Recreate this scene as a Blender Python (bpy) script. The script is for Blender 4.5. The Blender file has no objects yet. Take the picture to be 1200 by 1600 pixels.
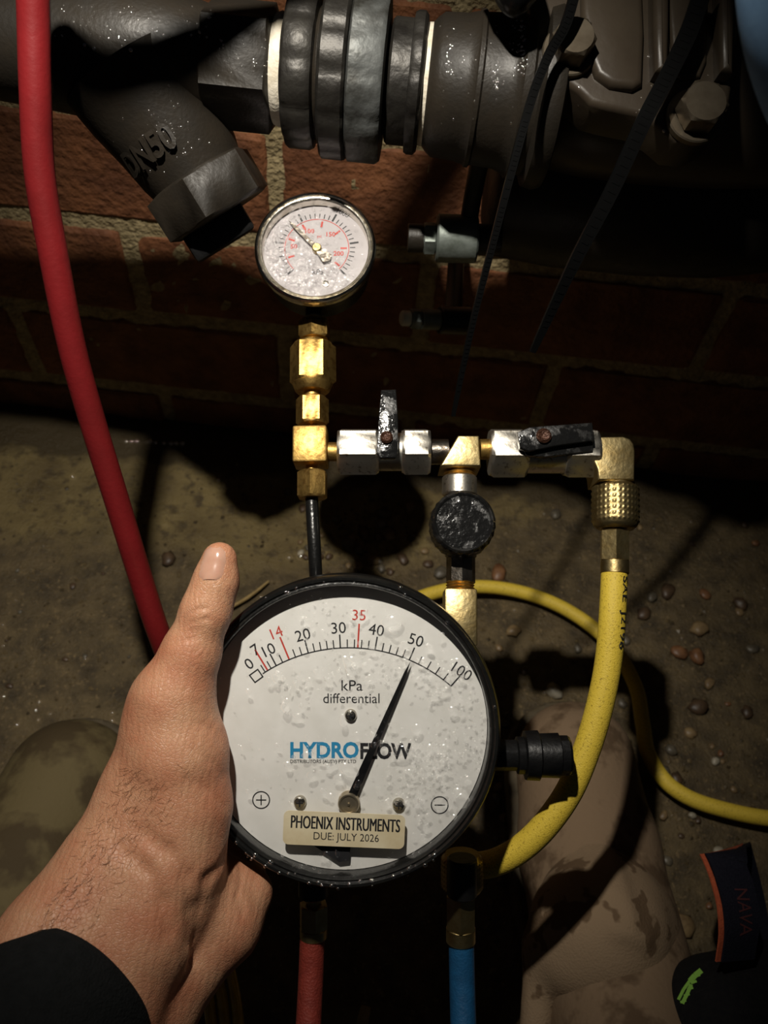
import bpy, bmesh, math, random
import numpy as np
from mathutils import Vector, Matrix
from mathutils.bvhtree import BVHTree

# ------------------------------------------------------------------ camera, light, exposure
random.seed(7)
rng = np.random.default_rng(7)
scene = bpy.context.scene
COL = scene.collection
PI = math.pi
F = 1250.0                                   # focal length in px of the 1200x1600 frame
CAM_LOC = Vector((0.0, -0.545, 0.65))
PITCH, ROLL = 55.0, 6.0                      # degrees below the horizon, tilt of the phone

cam_data = bpy.data.cameras.new('camera')
cam = bpy.data.objects.new('camera', cam_data)
COL.objects.link(cam)
CAM_R = (Matrix.Rotation(math.radians(90 - PITCH), 3, 'X') @ Matrix.Rotation(math.radians(ROLL), 3, 'Z'))
CAM_M = Matrix.Translation(CAM_LOC) @ CAM_R.to_4x4()
cam.matrix_world = CAM_M
cam_data.sensor_fit = 'VERTICAL'
cam_data.sensor_height = 36.0
cam_data.lens = F / 1600.0 * 36.0
cam_data.clip_start = 0.01
cam_data.dof.use_dof = True
cam_data.dof.focus_distance = 0.375
cam_data.dof.aperture_fstop = 13.0
scene.camera = cam

world = bpy.data.worlds.new('night')
scene.world = world
world.use_nodes = True
world.node_tree.nodes['Background'].inputs[0].default_value = (0.75, 0.85, 1.0, 1)
world.node_tree.nodes['Background'].inputs[1].default_value = 0.006

def C2W(x, y, z):                            # camera axes (x right, y up, z towards the viewer) to world
    return CAM_M @ Vector((x, y, z))

LAMP_POS = C2W(-0.07, 0.33, 0.06)            # head torch of the person who holds the phone
LAMP_AIM = C2W(-0.085, 0.055, -0.45)
lamp_data = bpy.data.lights.new('head_torch', 'SPOT')
lamp_data.energy = 17.0
lamp_data.color = (1.0, 0.935, 0.825)
lamp_data.shadow_soft_size = 0.008
lamp_data.spot_size = math.radians(68)
lamp_data.spot_blend = 0.9
lamp = bpy.data.objects.new('head_torch', lamp_data)
COL.objects.link(lamp)
lamp.location = LAMP_POS
lamp.rotation_euler = (LAMP_AIM - LAMP_POS).to_track_quat('-Z', 'Y').to_euler()

vs = scene.view_settings
vs.view_transform = 'Standard'
vs.look = 'None'
vs.exposure = 0.0
vs.gamma = 1.0
vs.use_curve_mapping = False

# ------------------------------------------------------------------ helpers: places
def P(px, py, d):
    """point seen at pixel (px, py) at distance d along the lens axis"""
    return C2W((px - 600) / F * d, -(py - 800) / F * d, -d)

def on_plane(px, py, q, n):
    o = CAM_LOC
    v = P(px, py, 1.0) - o
    return o + v * ((q - o).dot(n) / v.dot(n))

def on_floor(px, py, z=0.0):
    return on_plane(px, py, Vector((0, 0, z)), Vector((0, 0, 1)))

CAM_INV = CAM_M.inverted()
def project(w):
    c = CAM_INV @ Vector(w)
    return 600 + F * c.x / -c.z, 800 - F * c.y / -c.z

# ------------------------------------------------------------------ helpers: materials
MATS = {}
def mat(name, c1, c2=None, scale=60.0, rough=0.5, metal=0.0, bump=0.0, bscale=300.0, rough2=None,
        coat=0.0, detail=4.0, lo=0.35, hi=0.65, spec=0.5, sss=0.0, coords='pos', bdist=0.001):
    m = bpy.data.materials.new(name)
    m.use_nodes = True
    nt = m.node_tree
    b = nt.nodes['Principled BSDF']
    if coords == 'pos':
        tc = nt.nodes.new('ShaderNodeNewGeometry').outputs['Position']
    else:
        tc = nt.nodes.new('ShaderNodeTexCoord').outputs['Object']
    b.inputs['Base Color'].default_value = (*c1, 1)
    b.inputs['Roughness'].default_value = rough
    b.inputs['Metallic'].default_value = metal
    b.inputs['Specular IOR Level'].default_value = spec
    b.inputs['Coat Weight'].default_value = coat
    b.inputs['Coat Roughness'].default_value = 0.15
    if sss:
        b.inputs['Subsurface Weight'].default_value = sss
        b.inputs['Subsurface Radius'].default_value = (0.004, 0.0015, 0.0008)
        b.inputs['Subsurface Scale'].default_value = 1.0
    if c2 is not None or rough2 is not None:
        n = nt.nodes.new('ShaderNodeTexNoise')
        n.inputs['Scale'].default_value = scale
        n.inputs['Detail'].default_value = detail
        n.inputs['Roughness'].default_value = 0.6
        nt.links.new(tc, n.inputs['Vector'])
        r = nt.nodes.new('ShaderNodeMapRange')
        r.inputs['From Min'].default_value = lo
        r.inputs['From Max'].default_value = hi
        nt.links.new(n.outputs['Fac'], r.inputs['Value'])
        if c2 is not None:
            mx = nt.nodes.new('ShaderNodeMix')
            mx.data_type = 'RGBA'
            mx.inputs[6].default_value = (*c1, 1)
            mx.inputs[7].default_value = (*c2, 1)
            nt.links.new(r.outputs['Result'], mx.inputs[0])
            nt.links.new(mx.outputs[2], b.inputs['Base Color'])
        if rough2 is not None:
            mr = nt.nodes.new('ShaderNodeMapRange')
            mr.inputs['To Min'].default_value = rough
            mr.inputs['To Max'].default_value = rough2
            nt.links.new(r.outputs['Result'], mr.inputs['Value'])
            nt.links.new(mr.outputs['Result'], b.inputs['Roughness'])
    if bump:
        n2 = nt.nodes.new('ShaderNodeTexNoise')
        n2.inputs['Scale'].default_value = bscale
        n2.inputs['Detail'].default_value = 3.0
        nt.links.new(tc, n2.inputs['Vector'])
        bp = nt.nodes.new('ShaderNodeBump')
        bp.inputs['Strength'].default_value = bump
        bp.inputs['Distance'].default_value = bdist
        nt.links.new(n2.outputs['Fac'], bp.inputs['Height'])
        nt.links.new(bp.outputs['Normal'], b.inputs['Normal'])
    MATS[name] = m
    return m

def glass_mat(name, refl=0.06, rough=0.03, refr=0.0):
    """thin clear cover / water: see-through, with a wet gloss"""
    m = bpy.data.materials.new(name)
    m.use_nodes = True
    nt = m.node_tree
    nt.nodes.remove(nt.nodes['Principled BSDF'])
    out = nt.nodes['Material Output']
    tr = nt.nodes.new('ShaderNodeBsdfTransparent')
    gl = nt.nodes.new('ShaderNodeBsdfGlossy')
    gl.inputs['Roughness'].default_value = rough
    base = tr.outputs[0]
    if refr:
        rf = nt.nodes.new('ShaderNodeBsdfRefraction')
        rf.inputs['IOR'].default_value = 1.33
        rf.inputs['Roughness'].default_value = 0.0
        mx0 = nt.nodes.new('ShaderNodeMixShader')
        mx0.inputs[0].default_value = refr
        nt.links.new(tr.outputs[0], mx0.inputs[1])
        nt.links.new(rf.outputs[0], mx0.inputs[2])
        base = mx0.outputs[0]
    if refr:                                  # water beads: clear body plus the wet highlight
        gl.inputs['Color'].default_value = (refl, refl, refl, 1)
        ad = nt.nodes.new('ShaderNodeAddShader')
        nt.links.new(base, ad.inputs[0])
        nt.links.new(gl.outputs[0], ad.inputs[1])
        nt.links.new(ad.outputs[0], out.inputs['Surface'])
        MATS[name] = m
        return m
    fr = nt.nodes.new('ShaderNodeFresnel')
    fr.inputs['IOR'].default_value = 1.2
    ad = nt.nodes.new('ShaderNodeMath')
    ad.operation = 'ADD'
    ad.inputs[1].default_value = refl
    nt.links.new(fr.outputs[0], ad.inputs[0])
    mx = nt.nodes.new('ShaderNodeMixShader')
    nt.links.new(ad.outputs[0], mx.inputs[0])
    nt.links.new(base, mx.inputs[1])
    nt.links.new(gl.outputs[0], mx.inputs[2])
    nt.links.new(mx.outputs[0], out.inputs['Surface'])
    MATS[name] = m
    return m

# ------------------------------------------------------------------ helpers: meshes
class MB:
    def __init__(self):
        self.v, self.f = [], []
    def add(self, verts, faces, M=None):
        o = len(self.v)
        if M is not None:
            verts = [M @ Vector(p) for p in verts]
        self.v += [tuple(p) for p in verts]
        self.f += [tuple(i + o for i in f) for f in faces]
        return self
    def lathe(self, prof, n=48, M=None, wob=None):
        """prof: (r, z) pairs, turned about local z; r = 0 closes an end"""
        vs_, fs, rings = [], [], []
        for (r, z) in prof:
            if r < 1e-7:
                rings.append([len(vs_)])
                vs_.append((0, 0, z))
            else:
                rings.append(list(range(len(vs_), len(vs_) + n)))
                for k in range(n):
                    a = 2 * PI * k / n
                    rr = r * (wob(a, z) if wob else 1)
                    vs_.append((rr * math.cos(a), rr * math.sin(a), z))
        for A, B in zip(rings, rings[1:]):
            if len(A) == 1 and len(B) == 1:
                continue
            for k in range(n):
                k2 = (k + 1) % n
                if len(A) == 1:
                    fs.append((A[0], B[k], B[k2]))
                elif len(B) == 1:
                    fs.append((A[k], B[0], A[k2]))
                else:
                    fs.append((A[k], B[k], B[k2], A[k2]))
        return self.add(vs_, fs, M)
    def cyl(self, r, z0, z1, n=32, ch=0.0, M=None, r2=None):
        r2 = r if r2 is None else r2
        if ch:
            return self.lathe([(0, z0), (r - ch, z0), (r, z0 + ch), (r2, z1 - ch), (r2 - ch, z1), (0, z1)], n, M)
        return self.lathe([(0, z0), (r, z0), (r2, z1), (0, z1)], n, M)
    def hexa(self, af, z0, z1, M=None, rot=0.0, ch=0.12, n=6):
        """hexagonal bar of width af across the flats, with rounded (chamfered) ends; a flat faces local +x at rot 0"""
        R = af / 2 / math.cos(PI / n)
        c = ch * R
        def w(a, z):
            return 1
        vs_, fs, rings = [], [], []
        for (r, z) in [(0, z0), (af / 2 * 0.97, z0), (R, z0 + c), (R, z1 - c), (af / 2 * 0.97, z1), (0, z1)]:
            if r == 0:
                rings.append([len(vs_)])
                vs_.append((0, 0, z))
            else:
                ring = []
                for k in range(n * 4):
                    a = 2 * PI * k / (n * 4)
                    # distance to the hexagon outline along direction a
                    aa = (a + PI / n) % (2 * PI / n) - PI / n
                    hexr = (af / 2) / math.cos(aa)
                    rr = min(r, hexr)
                    ring.append(len(vs_))
                    vs_.append((rr * math.cos(a + rot), rr * math.sin(a + rot), z))
                rings.append(ring)
        m = n * 4
        for A, B in zip(rings, rings[1:]):
            for k in range(m):
                k2 = (k + 1) % m
                if len(A) == 1:
                    fs.append((A[0], B[k], B[k2]))
                elif len(B) == 1:
                    fs.append((A[k], B[0], A[k2]))
                else:
                    fs.append((A[k], B[k], B[k2], A[k2]))
        return self.add(vs_, fs, M)
    def box(self, c, s, bev=0.0, M=None):
        bm = bmesh.new()
        bmesh.ops.create_cube(bm, size=1)
        for v in bm.verts:
            v.co = Vector((c[0] + v.co.x * s[0], c[1] + v.co.y * s[1], c[2] + v.co.z * s[2]))
        if bev:
            bmesh.ops.bevel(bm, geom=bm.edges[:], offset=bev, segments=2, affect='EDGES', profile=0.5)
        bm.verts.index_update()
        vs_ = [v.co.copy() for v in bm.verts]
        fs = [[v.index for v in f.verts] for f in bm.faces]
        bm.free()
        return self.add(vs_, fs, M)
    def prism(self, pts, z0, z1, M=None, bev=0.0):
        """2D outline (counter-clockwise) raised from z0 to z1"""
        bm = bmesh.new()
        a = [bm.verts.new((p[0], p[1], z0)) for p in pts]
        f = bm.faces.new(a)
        r = bmesh.ops.extrude_face_region(bm, geom=[f])
        top = [e for e in r['geom'] if isinstance(e, bmesh.types.BMVert)]
        for v in top:
            v.co.z = z1
        bmesh.ops.recalc_face_normals(bm, faces=bm.faces[:])
        if bev:
            zt = max(z0, z1)
            ed = [e for e in bm.edges if abs(e.verts[0].co.z - zt) < 1e-6 and abs(e.verts[1].co.z - zt) < 1e-6]
            bmesh.ops.bevel(bm, geom=ed, offset=bev, segments=3, affect='EDGES', profile=0.5)
        bm.verts.index_update()
        vs_ = [v.co.copy() for v in bm.verts]
        fs = [[v.index for v in g.verts] for g in bm.faces]
        bm.free()
        return self.add(vs_, fs, M)
    def tube(self, pts, rad, n=16, sub=10, caps=True, wob=None):
        pts = [Vector(p) for p in pts]
        rads = rad if isinstance(rad, (list, tuple)) else [rad] * len(pts)
        C, R = spline(pts, rads, sub)
        T = [(C[min(i + 1, len(C) - 1)] - C[max(i - 1, 0)]).normalized() for i in range(len(C))]
        u = T[0].orthogonal().normalized()
        o = len(self.v)
        for i, c in enumerate(C):
            u = (u - T[i] * u.dot(T[i])).normalized()
            w = T[i].cross(u)
            for k in range(n):
                a = 2 * PI * k / n
                r = R[i] * (wob(a, i) if wob else 1)
                self.v.append(tuple(c + u * (r * math.cos(a)) + w * (r * math.sin(a))))
        for i in range(len(C) - 1):
            for k in range(n):
                k2 = (k + 1) % n
                self.f.append((o + i * n + k, o + i * n + k2, o + (i + 1) * n + k2, o + (i + 1) * n + k))
        if caps:
            self.f.append(tuple(o + k for k in reversed(range(n))))
            self.f.append(tuple(o + (len(C) - 1) * n + k for k in range(n)))
        return self
    def ribbon(self, pts, width, thick, wdir, sub=8):
        """flat strip of the given width (along wdir) and thickness, swept along pts"""
        pts = [Vector(p) for p in pts]
        ws = width if isinstance(width, (list, tuple)) else [width] * len(pts)
        C, W = spline(pts, ws, sub)
        o = len(self.v)
        for i, c in enumerate(C):
            t = (C[min(i + 1, len(C) - 1)] - C[max(i - 1, 0)]).normalized()
            d = wdir[min(i * len(wdir) // len(C), len(wdir) - 1)] if isinstance(wdir, list) else wdir
            d = (d - t * d.dot(t)).normalized()
            nn = t.cross(d)
            for (a, b) in ((-1, -1), (1, -1), (1, 1), (-1, 1)):
                self.v.append(tuple(c + d * (a * W[i] / 2) + nn * (b * thick / 2)))
        for i in range(len(C) - 1):
            for k in range(4):
                k2 = (k + 1) % 4
                self.f.append((o + i * 4 + k, o + i * 4 + k2, o + i * 4 + 4 + k2, o + i * 4 + 4 + k))
        e = o + (len(C) - 1) * 4
        self.f += [(o + 3, o + 2, o + 1, o), (e, e + 1, e + 2, e + 3)]
        return self
    def mesh(self, name, smooth=40, off=None):
        me = bpy.data.meshes.new(name)
        vs_ = self.v if off is None else [(p[0] - off[0], p[1] - off[1], p[2] - off[2]) for p in self.v]
        me.from_pydata(vs_, [], self.f)
        me.update()
        bm = bmesh.new()
        bm.from_mesh(me)
        bmesh.ops.recalc_face_normals(bm, faces=bm.faces[:])
        bm.to_mesh(me)
        bm.free()
        if smooth:
            me.polygons.foreach_set('use_smooth', [True] * len(me.polygons))
            me.set_sharp_from_angle(angle=math.radians(smooth))
        return me

def spline(P_, R_, sub):
    """Catmull-Rom through the points, radius too"""
    if len(P_) == 2:
        sub = max(sub, 2)
    C, R = [], []
    n = len(P_)
    for i in range(n - 1):
        p0, p1, p2, p3 = P_[max(i - 1, 0)], P_[i], P_[i + 1], P_[min(i + 2, n - 1)]
        for s in range(sub):
            t = s / sub
            C.append(0.5 * ((2 * p1) + (p2 - p0) * t + (2 * p0 - 5 * p1 + 4 * p2 - p3) * t * t
                            + (3 * p1 - 3 * p2 + p3 - p0) * t ** 3))
            R.append(R_[i] + (R_[i + 1] - R_[i]) * t)
    C.append(P_[-1].copy())
    R.append(R_[-1])
    return C, R

def link(name, me, m):
    o = bpy.data.objects.new(name, me)
    COL.objects.link(o)
    if m is not None:
        me.materials.clear()
        me.materials.append(MATS[m] if isinstance(m, str) else m)
    return o

def tag(o, label, cat, group=None, kind=None):
    o['label'] = label
    o['category'] = cat
    if group:
        o['group'] = group
    if kind:
        o['kind'] = kind
    return o

def thing(name, label, cat, M, group=None):
    o = bpy.data.objects.new(name, None)
    o.empty_display_size = 0.01
    COL.objects.link(o)
    o.matrix_world = M if isinstance(M, Matrix) else Matrix.Translation(M)
    return tag(o, label, cat, group)

def wpos(parent):
    p = Vector((0, 0, 0))
    while parent is not None:
        p = p + parent.location
        parent = parent.parent
    return p

def part(name, mb, m, parent, smooth=40, world=False, label=None, kind=None):
    """world=True: the mesh was given in world coordinates and the parents are not turned"""
    off = wpos(parent) if world else None
    o = link(name, mb.mesh(name, smooth, off), m)
    o.parent = parent
    if label:
        o['label'] = label
    if kind:
        o['kind'] = kind
    return o

def solo(name, mb, m, label, cat, base, group=None, smooth=40):
    """a thing that is one mesh given in world coordinates"""
    o = link(name, mb.mesh(name, smooth, base), m)
    o.location = base
    return tag(o, label, cat, group)

def frame_to(a, b, up=None):
    """matrix whose origin is a and whose z axis runs to b"""
    a, b = Vector(a), Vector(b)
    z = (b - a).normalized()
    up = Vector(up) if up is not None else z.orthogonal()
    x = (up - z * up.dot(z)).normalized()
    y = z.cross(x)
    return Matrix(((x.x, y.x, z.x, a.x), (x.y, y.y, z.y, a.y), (x.z, y.z, z.z, a.z), (0, 0, 0, 1)))

def textmesh(body, w, h, ext=0.0001, bold=0.0, shear=0.0):
    """lettering as a flat mesh centred on the origin, w x h (h None keeps the proportion)"""
    cu = bpy.data.curves.new('lettering', 'FONT')
    cu.body = body
    cu.size = 1.0
    cu.align_x = 'CENTER'
    cu.offset = bold
    cu.shear = shear
    cu.resolution_u = 3
    ob = bpy.data.objects.new('lettering', cu)
    COL.objects.link(ob)
    dg = bpy.context.evaluated_depsgraph_get()
    me = bpy.data.meshes.new_from_object(ob.evaluated_get(dg))
    vs_ = [v.co.copy() for v in me.vertices]
    fs = [tuple(p.vertices) for p in me.polygons]
    bpy.data.objects.remove(ob)
    bpy.data.curves.remove(cu)
    bpy.data.meshes.remove(me)
    x0, x1 = min(v.x for v in vs_), max(v.x for v in vs_)
    y0, y1 = min(v.y for v in vs_), max(v.y for v in vs_)
    sx = w / (x1 - x0) if w else h / (y1 - y0)
    sy = h / (y1 - y0) if h else sx
    out = [((v.x - (x0 + x1) / 2) * sx, (v.y - (y0 + y1) / 2) * sy, ext) for v in vs_]
    return out, fs

# ------------------------------------------------------------------ helpers: rounded bodies from distance fields (camera axes)
def cc(px, py, d):
    return np.array(((px - 600) / F * d, -(py - 800) / F * d, -d))

def cap_(p, a, b, ra, rb):
    ab = b - a
    t = np.clip(((p - a) @ ab) / max(ab @ ab, 1e-12), 0, 1)
    q = p - a - t[:, None] * ab
    return np.sqrt((q * q).sum(1)) - (ra + (rb - ra) * t)

def smin(a, b, k):
    if a is None:
        return b
    h = np.clip(0.5 + 0.5 * (b - a) / k, 0, 1)
    return b + (a - b) * h - k * h * (1 - h)

def smax(a, b, k):
    return -smin(-a, -b, k)

def seg(p1, p2):
    """two (px, py, depth, radius px) nodes as a tapered capsule"""
    a, b = cc(*p1[:3]), cc(*p2[:3])
    return a, b, p1[3] * p1[2] / F, p2[3] * p2[2] / F

def surface_nets(fn, lo, hi, h):
    lo, hi = np.array(lo), np.array(hi)
    n = np.ceil((hi - lo) / h).astype(int) + 1
    ax = [lo[i] + h * np.arange(n[i]) for i in range(3)]
    V = np.empty(n, np.float64)
    for i in range(n[0]):
        g = np.stack(np.meshgrid(ax[0][i:i + 1], ax[1], ax[2], indexing='ij'), -1).reshape(-1, 3)
        V[i] = fn(g).reshape(n[1], n[2])
    S = V < 0
    c = [S[a:n[0] - 1 + a, b:n[1] - 1 + b, d:n[2] - 1 + d] for a in (0, 1) for b in (0, 1) for d in (0, 1)]
    tot = sum(x.astype(np.int8) for x in c)
    mask = (tot > 0) & (tot < 8)
    I, J, K = np.nonzero(mask)
    acc = np.zeros((len(I), 3))
    cnt = np.zeros(len(I))
    offs = [(a, b, d) for a in (0, 1) for b in (0, 1) for d in (0, 1)]
    for o1 in offs:
        for axn in range(3):
            if o1[axn]:
                continue
            o2 = list(o1)
            o2[axn] = 1
            v1 = V[I + o1[0], J + o1[1], K + o1[2]]
            v2 = V[I + o2[0], J + o2[1], K + o2[2]]
            x = (v1 < 0) != (v2 < 0)
            t = np.where(x, v1 / np.where(x, v1 - v2, 1), 0)
            p = np.array(o1)[None, :] + t[:, None] * (np.array(o2) - np.array(o1))[None, :]
            acc += np.where(x[:, None], p, 0)
            cnt += x
    pos = lo + (np.stack([I, J, K], 1) + acc / cnt[:, None]) * h
    idx = -np.ones(mask.shape, int)
    idx[mask] = np.arange(len(I))
    faces = []
    for axn in range(3):
        A = S[:-1] if axn == 0 else (S[:, :-1] if axn == 1 else S[:, :, :-1])
        B = S[1:] if axn == 0 else (S[:, 1:] if axn == 1 else S[:, :, 1:])
        x = A != B
        i, j, k = np.nonzero(x)
        u, w = [(1, 2), (2, 0), (0, 1)][axn]
        co = np.stack([i, j, k], 1)
        ok = (co[:, u] > 0) & (co[:, w] > 0) & (co[:, u] < mask.shape[u]) & (co[:, w] < mask.shape[w])
        co = co[ok]
        fl = A[i, j, k][ok]
        du, dw = np.zeros(3, int), np.zeros(3, int)
        du[u], dw[w] = 1, 1
        q = [co - du - dw, co - dw, co, co - du]
        q = np.stack([idx[a[:, 0], a[:, 1], a[:, 2]] for a in q], 1)
        q[~fl] = q[~fl][:, ::-1]
        faces.append(q[(q >= 0).all(1)])
    return pos, np.concatenate(faces)

def sdf_mb(fn, lo, hi, h):
    pos, faces = surface_nets(fn, lo, hi, h)
    Rm = np.array(CAM_R)
    W = pos @ Rm.T + np.array(CAM_LOC)
    mb = MB()
    mb.v = [tuple(p) for p in W]
    mb.f = [tuple(int(i) for i in f) for f in faces]
    return mb

class Surf:
    """depth at which the ray of a pixel meets a finished mesh"""
    def __init__(self, mb):
        self.t = BVHTree.FromPolygons([Vector(v) for v in mb.v], mb.f)
    def hit(self, px, py):
        return self.t.ray_cast(CAM_LOC, (P(px, py, 1.0) - CAM_LOC).normalized())[:2]
    def depth(self, px, py):
        v = (P(px, py, 1.0) - CAM_LOC).normalized()
        h = self.t.ray_cast(CAM_LOC, v)
        return None if h[0] is None else -(CAM_INV @ h[0]).z

def beads(mbs, spots):
    """little domes of water standing on finished surfaces"""
    b = MB()
    for m in mbs:
        b.add(m.v, m.f)
    su = Surf(b)
    out = MB()
    for (x, y, r) in spots:
        w, n = su.hit(x, y)
        if w is None:
            continue
        if n.dot(CAM_LOC - w) < 0:
            n = -n
        r = r * -(CAM_INV @ w).z / F
        out.lathe([(r, 0), (r * 0.86, r * 0.28), (r * 0.5, r * 0.46), (0, r * 0.52)], 9, frame_to(w - n * r * 0.05, w + n))
    return out

def march(fn, px, py, d0=0.2, d1=0.8):
    """first depth at which the ray of a pixel meets the body"""
    r = np.array(((px - 600) / F, -(py - 800) / F, -1.0))
    d = d0
    for _ in range(200):
        s = float(fn((r * d)[None, :])[0])
        if s < 0.00004:
            return d
        d += s * 0.7 / np.linalg.norm(r)
        if d > d1:
            return None
    return d

# ------------------------------------------------------------------ materials
mat('brick', (0.30, 0.115, 0.045), (0.15, 0.055, 0.024), scale=28, rough=0.75, bump=0.8, bscale=160, bdist=0.004, detail=8)
mat('mortar', (0.52, 0.41, 0.22), (0.30, 0.23, 0.115), scale=120, rough=0.9, bump=1.0, bscale=260, bdist=0.004)
mat('cast_bronze', (0.025, 0.020, 0.0145), (0.015, 0.012, 0.0085), scale=60, rough=0.38, rough2=0.55, bump=0.22, bscale=520, bdist=0.0008, spec=0.35)
mat('valve_paint', (0.062, 0.048, 0.033), (0.048, 0.036, 0.025), scale=25, rough=0.36, bump=0.12, bscale=200, spec=0.4)
mat('bolt_steel', (0.17, 0.14, 0.10), (0.12, 0.095, 0.065), scale=90, rough=0.45, metal=0.7)
mat('ring_pewter', (0.14, 0.148, 0.145), (0.034, 0.033, 0.028), scale=55, rough=0.52, metal=0.45, bump=0.6, bscale=140, bdist=0.0015)
mat('ring_dark', (0.036, 0.033, 0.028), (0.016, 0.014, 0.012), scale=70, rough=0.45, metal=0.4, bump=0.5, bscale=180, bdist=0.0012)
mat('thread_tape', (0.78, 0.72, 0.60), (0.62, 0.55, 0.42), scale=200, rough=0.55, bump=0.4, bscale=500)
mat('red_rubber', (0.20, 0.011, 0.013), (0.15, 0.009, 0.010), scale=30, rough=0.42, bump=0.15, bscale=400)
mat('red_hose_cover', (0.23, 0.030, 0.018), (0.17, 0.02, 0.012), scale=200, rough=0.6, bump=0.5, bscale=900)
mat('blue_hose_cover', (0.012, 0.10, 0.24), (0.01, 0.075, 0.18), scale=200, rough=0.5, bump=0.3, bscale=900)
mat('yellow_hose_cover', (0.80, 0.58, 0.06), (0.30, 0.20, 0.015), scale=900, rough=0.55, bump=0.5, bscale=1500, lo=0.55, hi=0.72, bdist=0.0006)
mat('yellow_gloss', (0.50, 0.35, 0.015), (0.36, 0.23, 0.01), scale=120, rough=0.15, bump=0.5, bscale=300, coat=0.8)
mat('black_rubber', (0.006, 0.006, 0.006), (0.010, 0.010, 0.009), scale=90, rough=0.3, bump=0.25, bscale=500, coat=0.3)
mat('black_plastic', (0.004, 0.004, 0.0045), (0.008, 0.008, 0.008), scale=120, rough=0.38, bump=0.2, bscale=400)
mat('wet_black', (0.009, 0.009, 0.009), (0.017, 0.0165, 0.016), scale=110, rough=0.14, rough2=0.4, bump=0.45, bscale=260, lo=0.5, hi=0.56, bdist=0.0012)
mat('brass', (0.56, 0.36, 0.11), (0.36, 0.21, 0.06), scale=260, rough=0.46, metal=1.0, bump=0.30, bscale=520, lo=0.48, hi=0.62, bdist=0.0005)
mat('brass_pale', (0.50, 0.40, 0.20), (0.40, 0.29, 0.12), scale=150, rough=0.42, metal=1.0, bump=0.25, bscale=380, bdist=0.0008)
mat('nickel', (0.70, 0.66, 0.58), (0.30, 0.25, 0.19), scale=420, rough=0.38, metal=1.0, bump=0.12, bscale=700, lo=0.56, hi=0.70, bdist=0.0006)
mat('dark_nickel', (0.30, 0.27, 0.23), (0.18, 0.15, 0.12), scale=200, rough=0.3, metal=1.0, bump=0.2, bscale=500)
mat('stainless', (0.72, 0.68, 0.60), (0.45, 0.40, 0.32), scale=110, rough=0.22, metal=1.0, bump=0.25, bscale=300, lo=0.5, hi=0.7)
mat('screw_steel', (0.45, 0.42, 0.36), rough=0.25, metal=1.0, bump=0.3, bscale=900)
mat('rust_screw', (0.10, 0.045, 0.028), (0.05, 0.02, 0.012), scale=600, rough=0.35, metal=0.5, bump=0.8, bscale=900)
mat('dial_white', (0.74, 0.73, 0.70), (0.68, 0.67, 0.635), scale=90, rough=0.55)
mat('dial_lilac', (0.44, 0.41, 0.42), (0.39, 0.36, 0.365), scale=90, rough=0.5)
mat('ink_black', (0.015, 0.015, 0.017), rough=0.55)
mat('ink_red', (0.48, 0.045, 0.03), rough=0.55)
mat('ink_blue', (0.02, 0.22, 0.42), rough=0.55)
mat('sticker_cream', (0.72, 0.64, 0.45), (0.62, 0.52, 0.33), scale=70, rough=0.5)
sk = mat('skin', (0.56, 0.30, 0.175), (0.48, 0.195, 0.105), scale=48, rough=0.44, bump=0.0, sss=0.22, rough2=0.55, detail=8)
nt = sk.node_tree
pos = nt.nodes.new('ShaderNodeNewGeometry').outputs['Position']
vo = nt.nodes.new('ShaderNodeTexVoronoi')
vo.feature = 'DISTANCE_TO_EDGE'
vo.inputs['Scale'].default_value = 620
nz = nt.nodes.new('ShaderNodeTexNoise')
nz.inputs['Scale'].default_value = 150
nz.inputs['Detail'].default_value = 6
nt.links.new(pos, vo.inputs['Vector'])
nt.links.new(pos, nz.inputs['Vector'])
mr = nt.nodes.new('ShaderNodeMapRange')
mr.inputs['From Max'].default_value = 0.12
nt.links.new(vo.outputs['Distance'], mr.inputs['Value'])
wv = nt.nodes.new('ShaderNodeTexWave')
wv.inputs['Scale'].default_value = 95
wv.inputs['Distortion'].default_value = 9
wv.inputs['Detail'].default_value = 3
nt.links.new(pos, wv.inputs['Vector'])
a1 = nt.nodes.new('ShaderNodeMath'); a1.operation = 'MULTIPLY_ADD'
a1.inputs[1].default_value = 0.35
nt.links.new(mr.outputs['Result'], a1.inputs[0])
nt.links.new(nz.outputs['Fac'], a1.inputs[2])
a2 = nt.nodes.new('ShaderNodeMath'); a2.operation = 'MULTIPLY_ADD'
a2.inputs[1].default_value = 0.35
nt.links.new(wv.outputs['Fac'], a2.inputs[0])
nt.links.new(a1.outputs[0], a2.inputs[2])
bpk = nt.nodes.new('ShaderNodeBump')
bpk.inputs['Strength'].default_value = 0.55
bpk.inputs['Distance'].default_value = 0.0006
nt.links.new(a2.outputs[0], bpk.inputs['Height'])
nt.links.new(bpk.outputs['Normal'], nt.nodes['Principled BSDF'].inputs['Normal'])
mat('hair_brown', (0.20, 0.105, 0.055), rough=0.5)
mat('nail', (0.56, 0.33, 0.24), (0.50, 0.27, 0.19), scale=120, rough=0.16, coat=0.6, sss=0.15)
mat('knit_black', (0.0035, 0.0045, 0.0048), (0.006, 0.007, 0.0075), scale=250, rough=0.9, bump=0.8, bscale=900, spec=0.2)
mat('boot_olive', (0.125, 0.095, 0.043), (0.062, 0.043, 0.02), scale=22, rough=0.8, bump=0.4, bscale=300, lo=0.44, hi=0.56, spec=0.25)
mat('boot_tan', (0.22, 0.15, 0.092), (0.115, 0.074, 0.043), scale=30, rough=0.85, bump=0.4, bscale=300, lo=0.50, hi=0.60, spec=0.2)
mat('boot_sole', (0.10, 0.075, 0.04), (0.05, 0.037, 0.02), scale=60, rough=0.8, bump=0.4, bscale=250)
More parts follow.
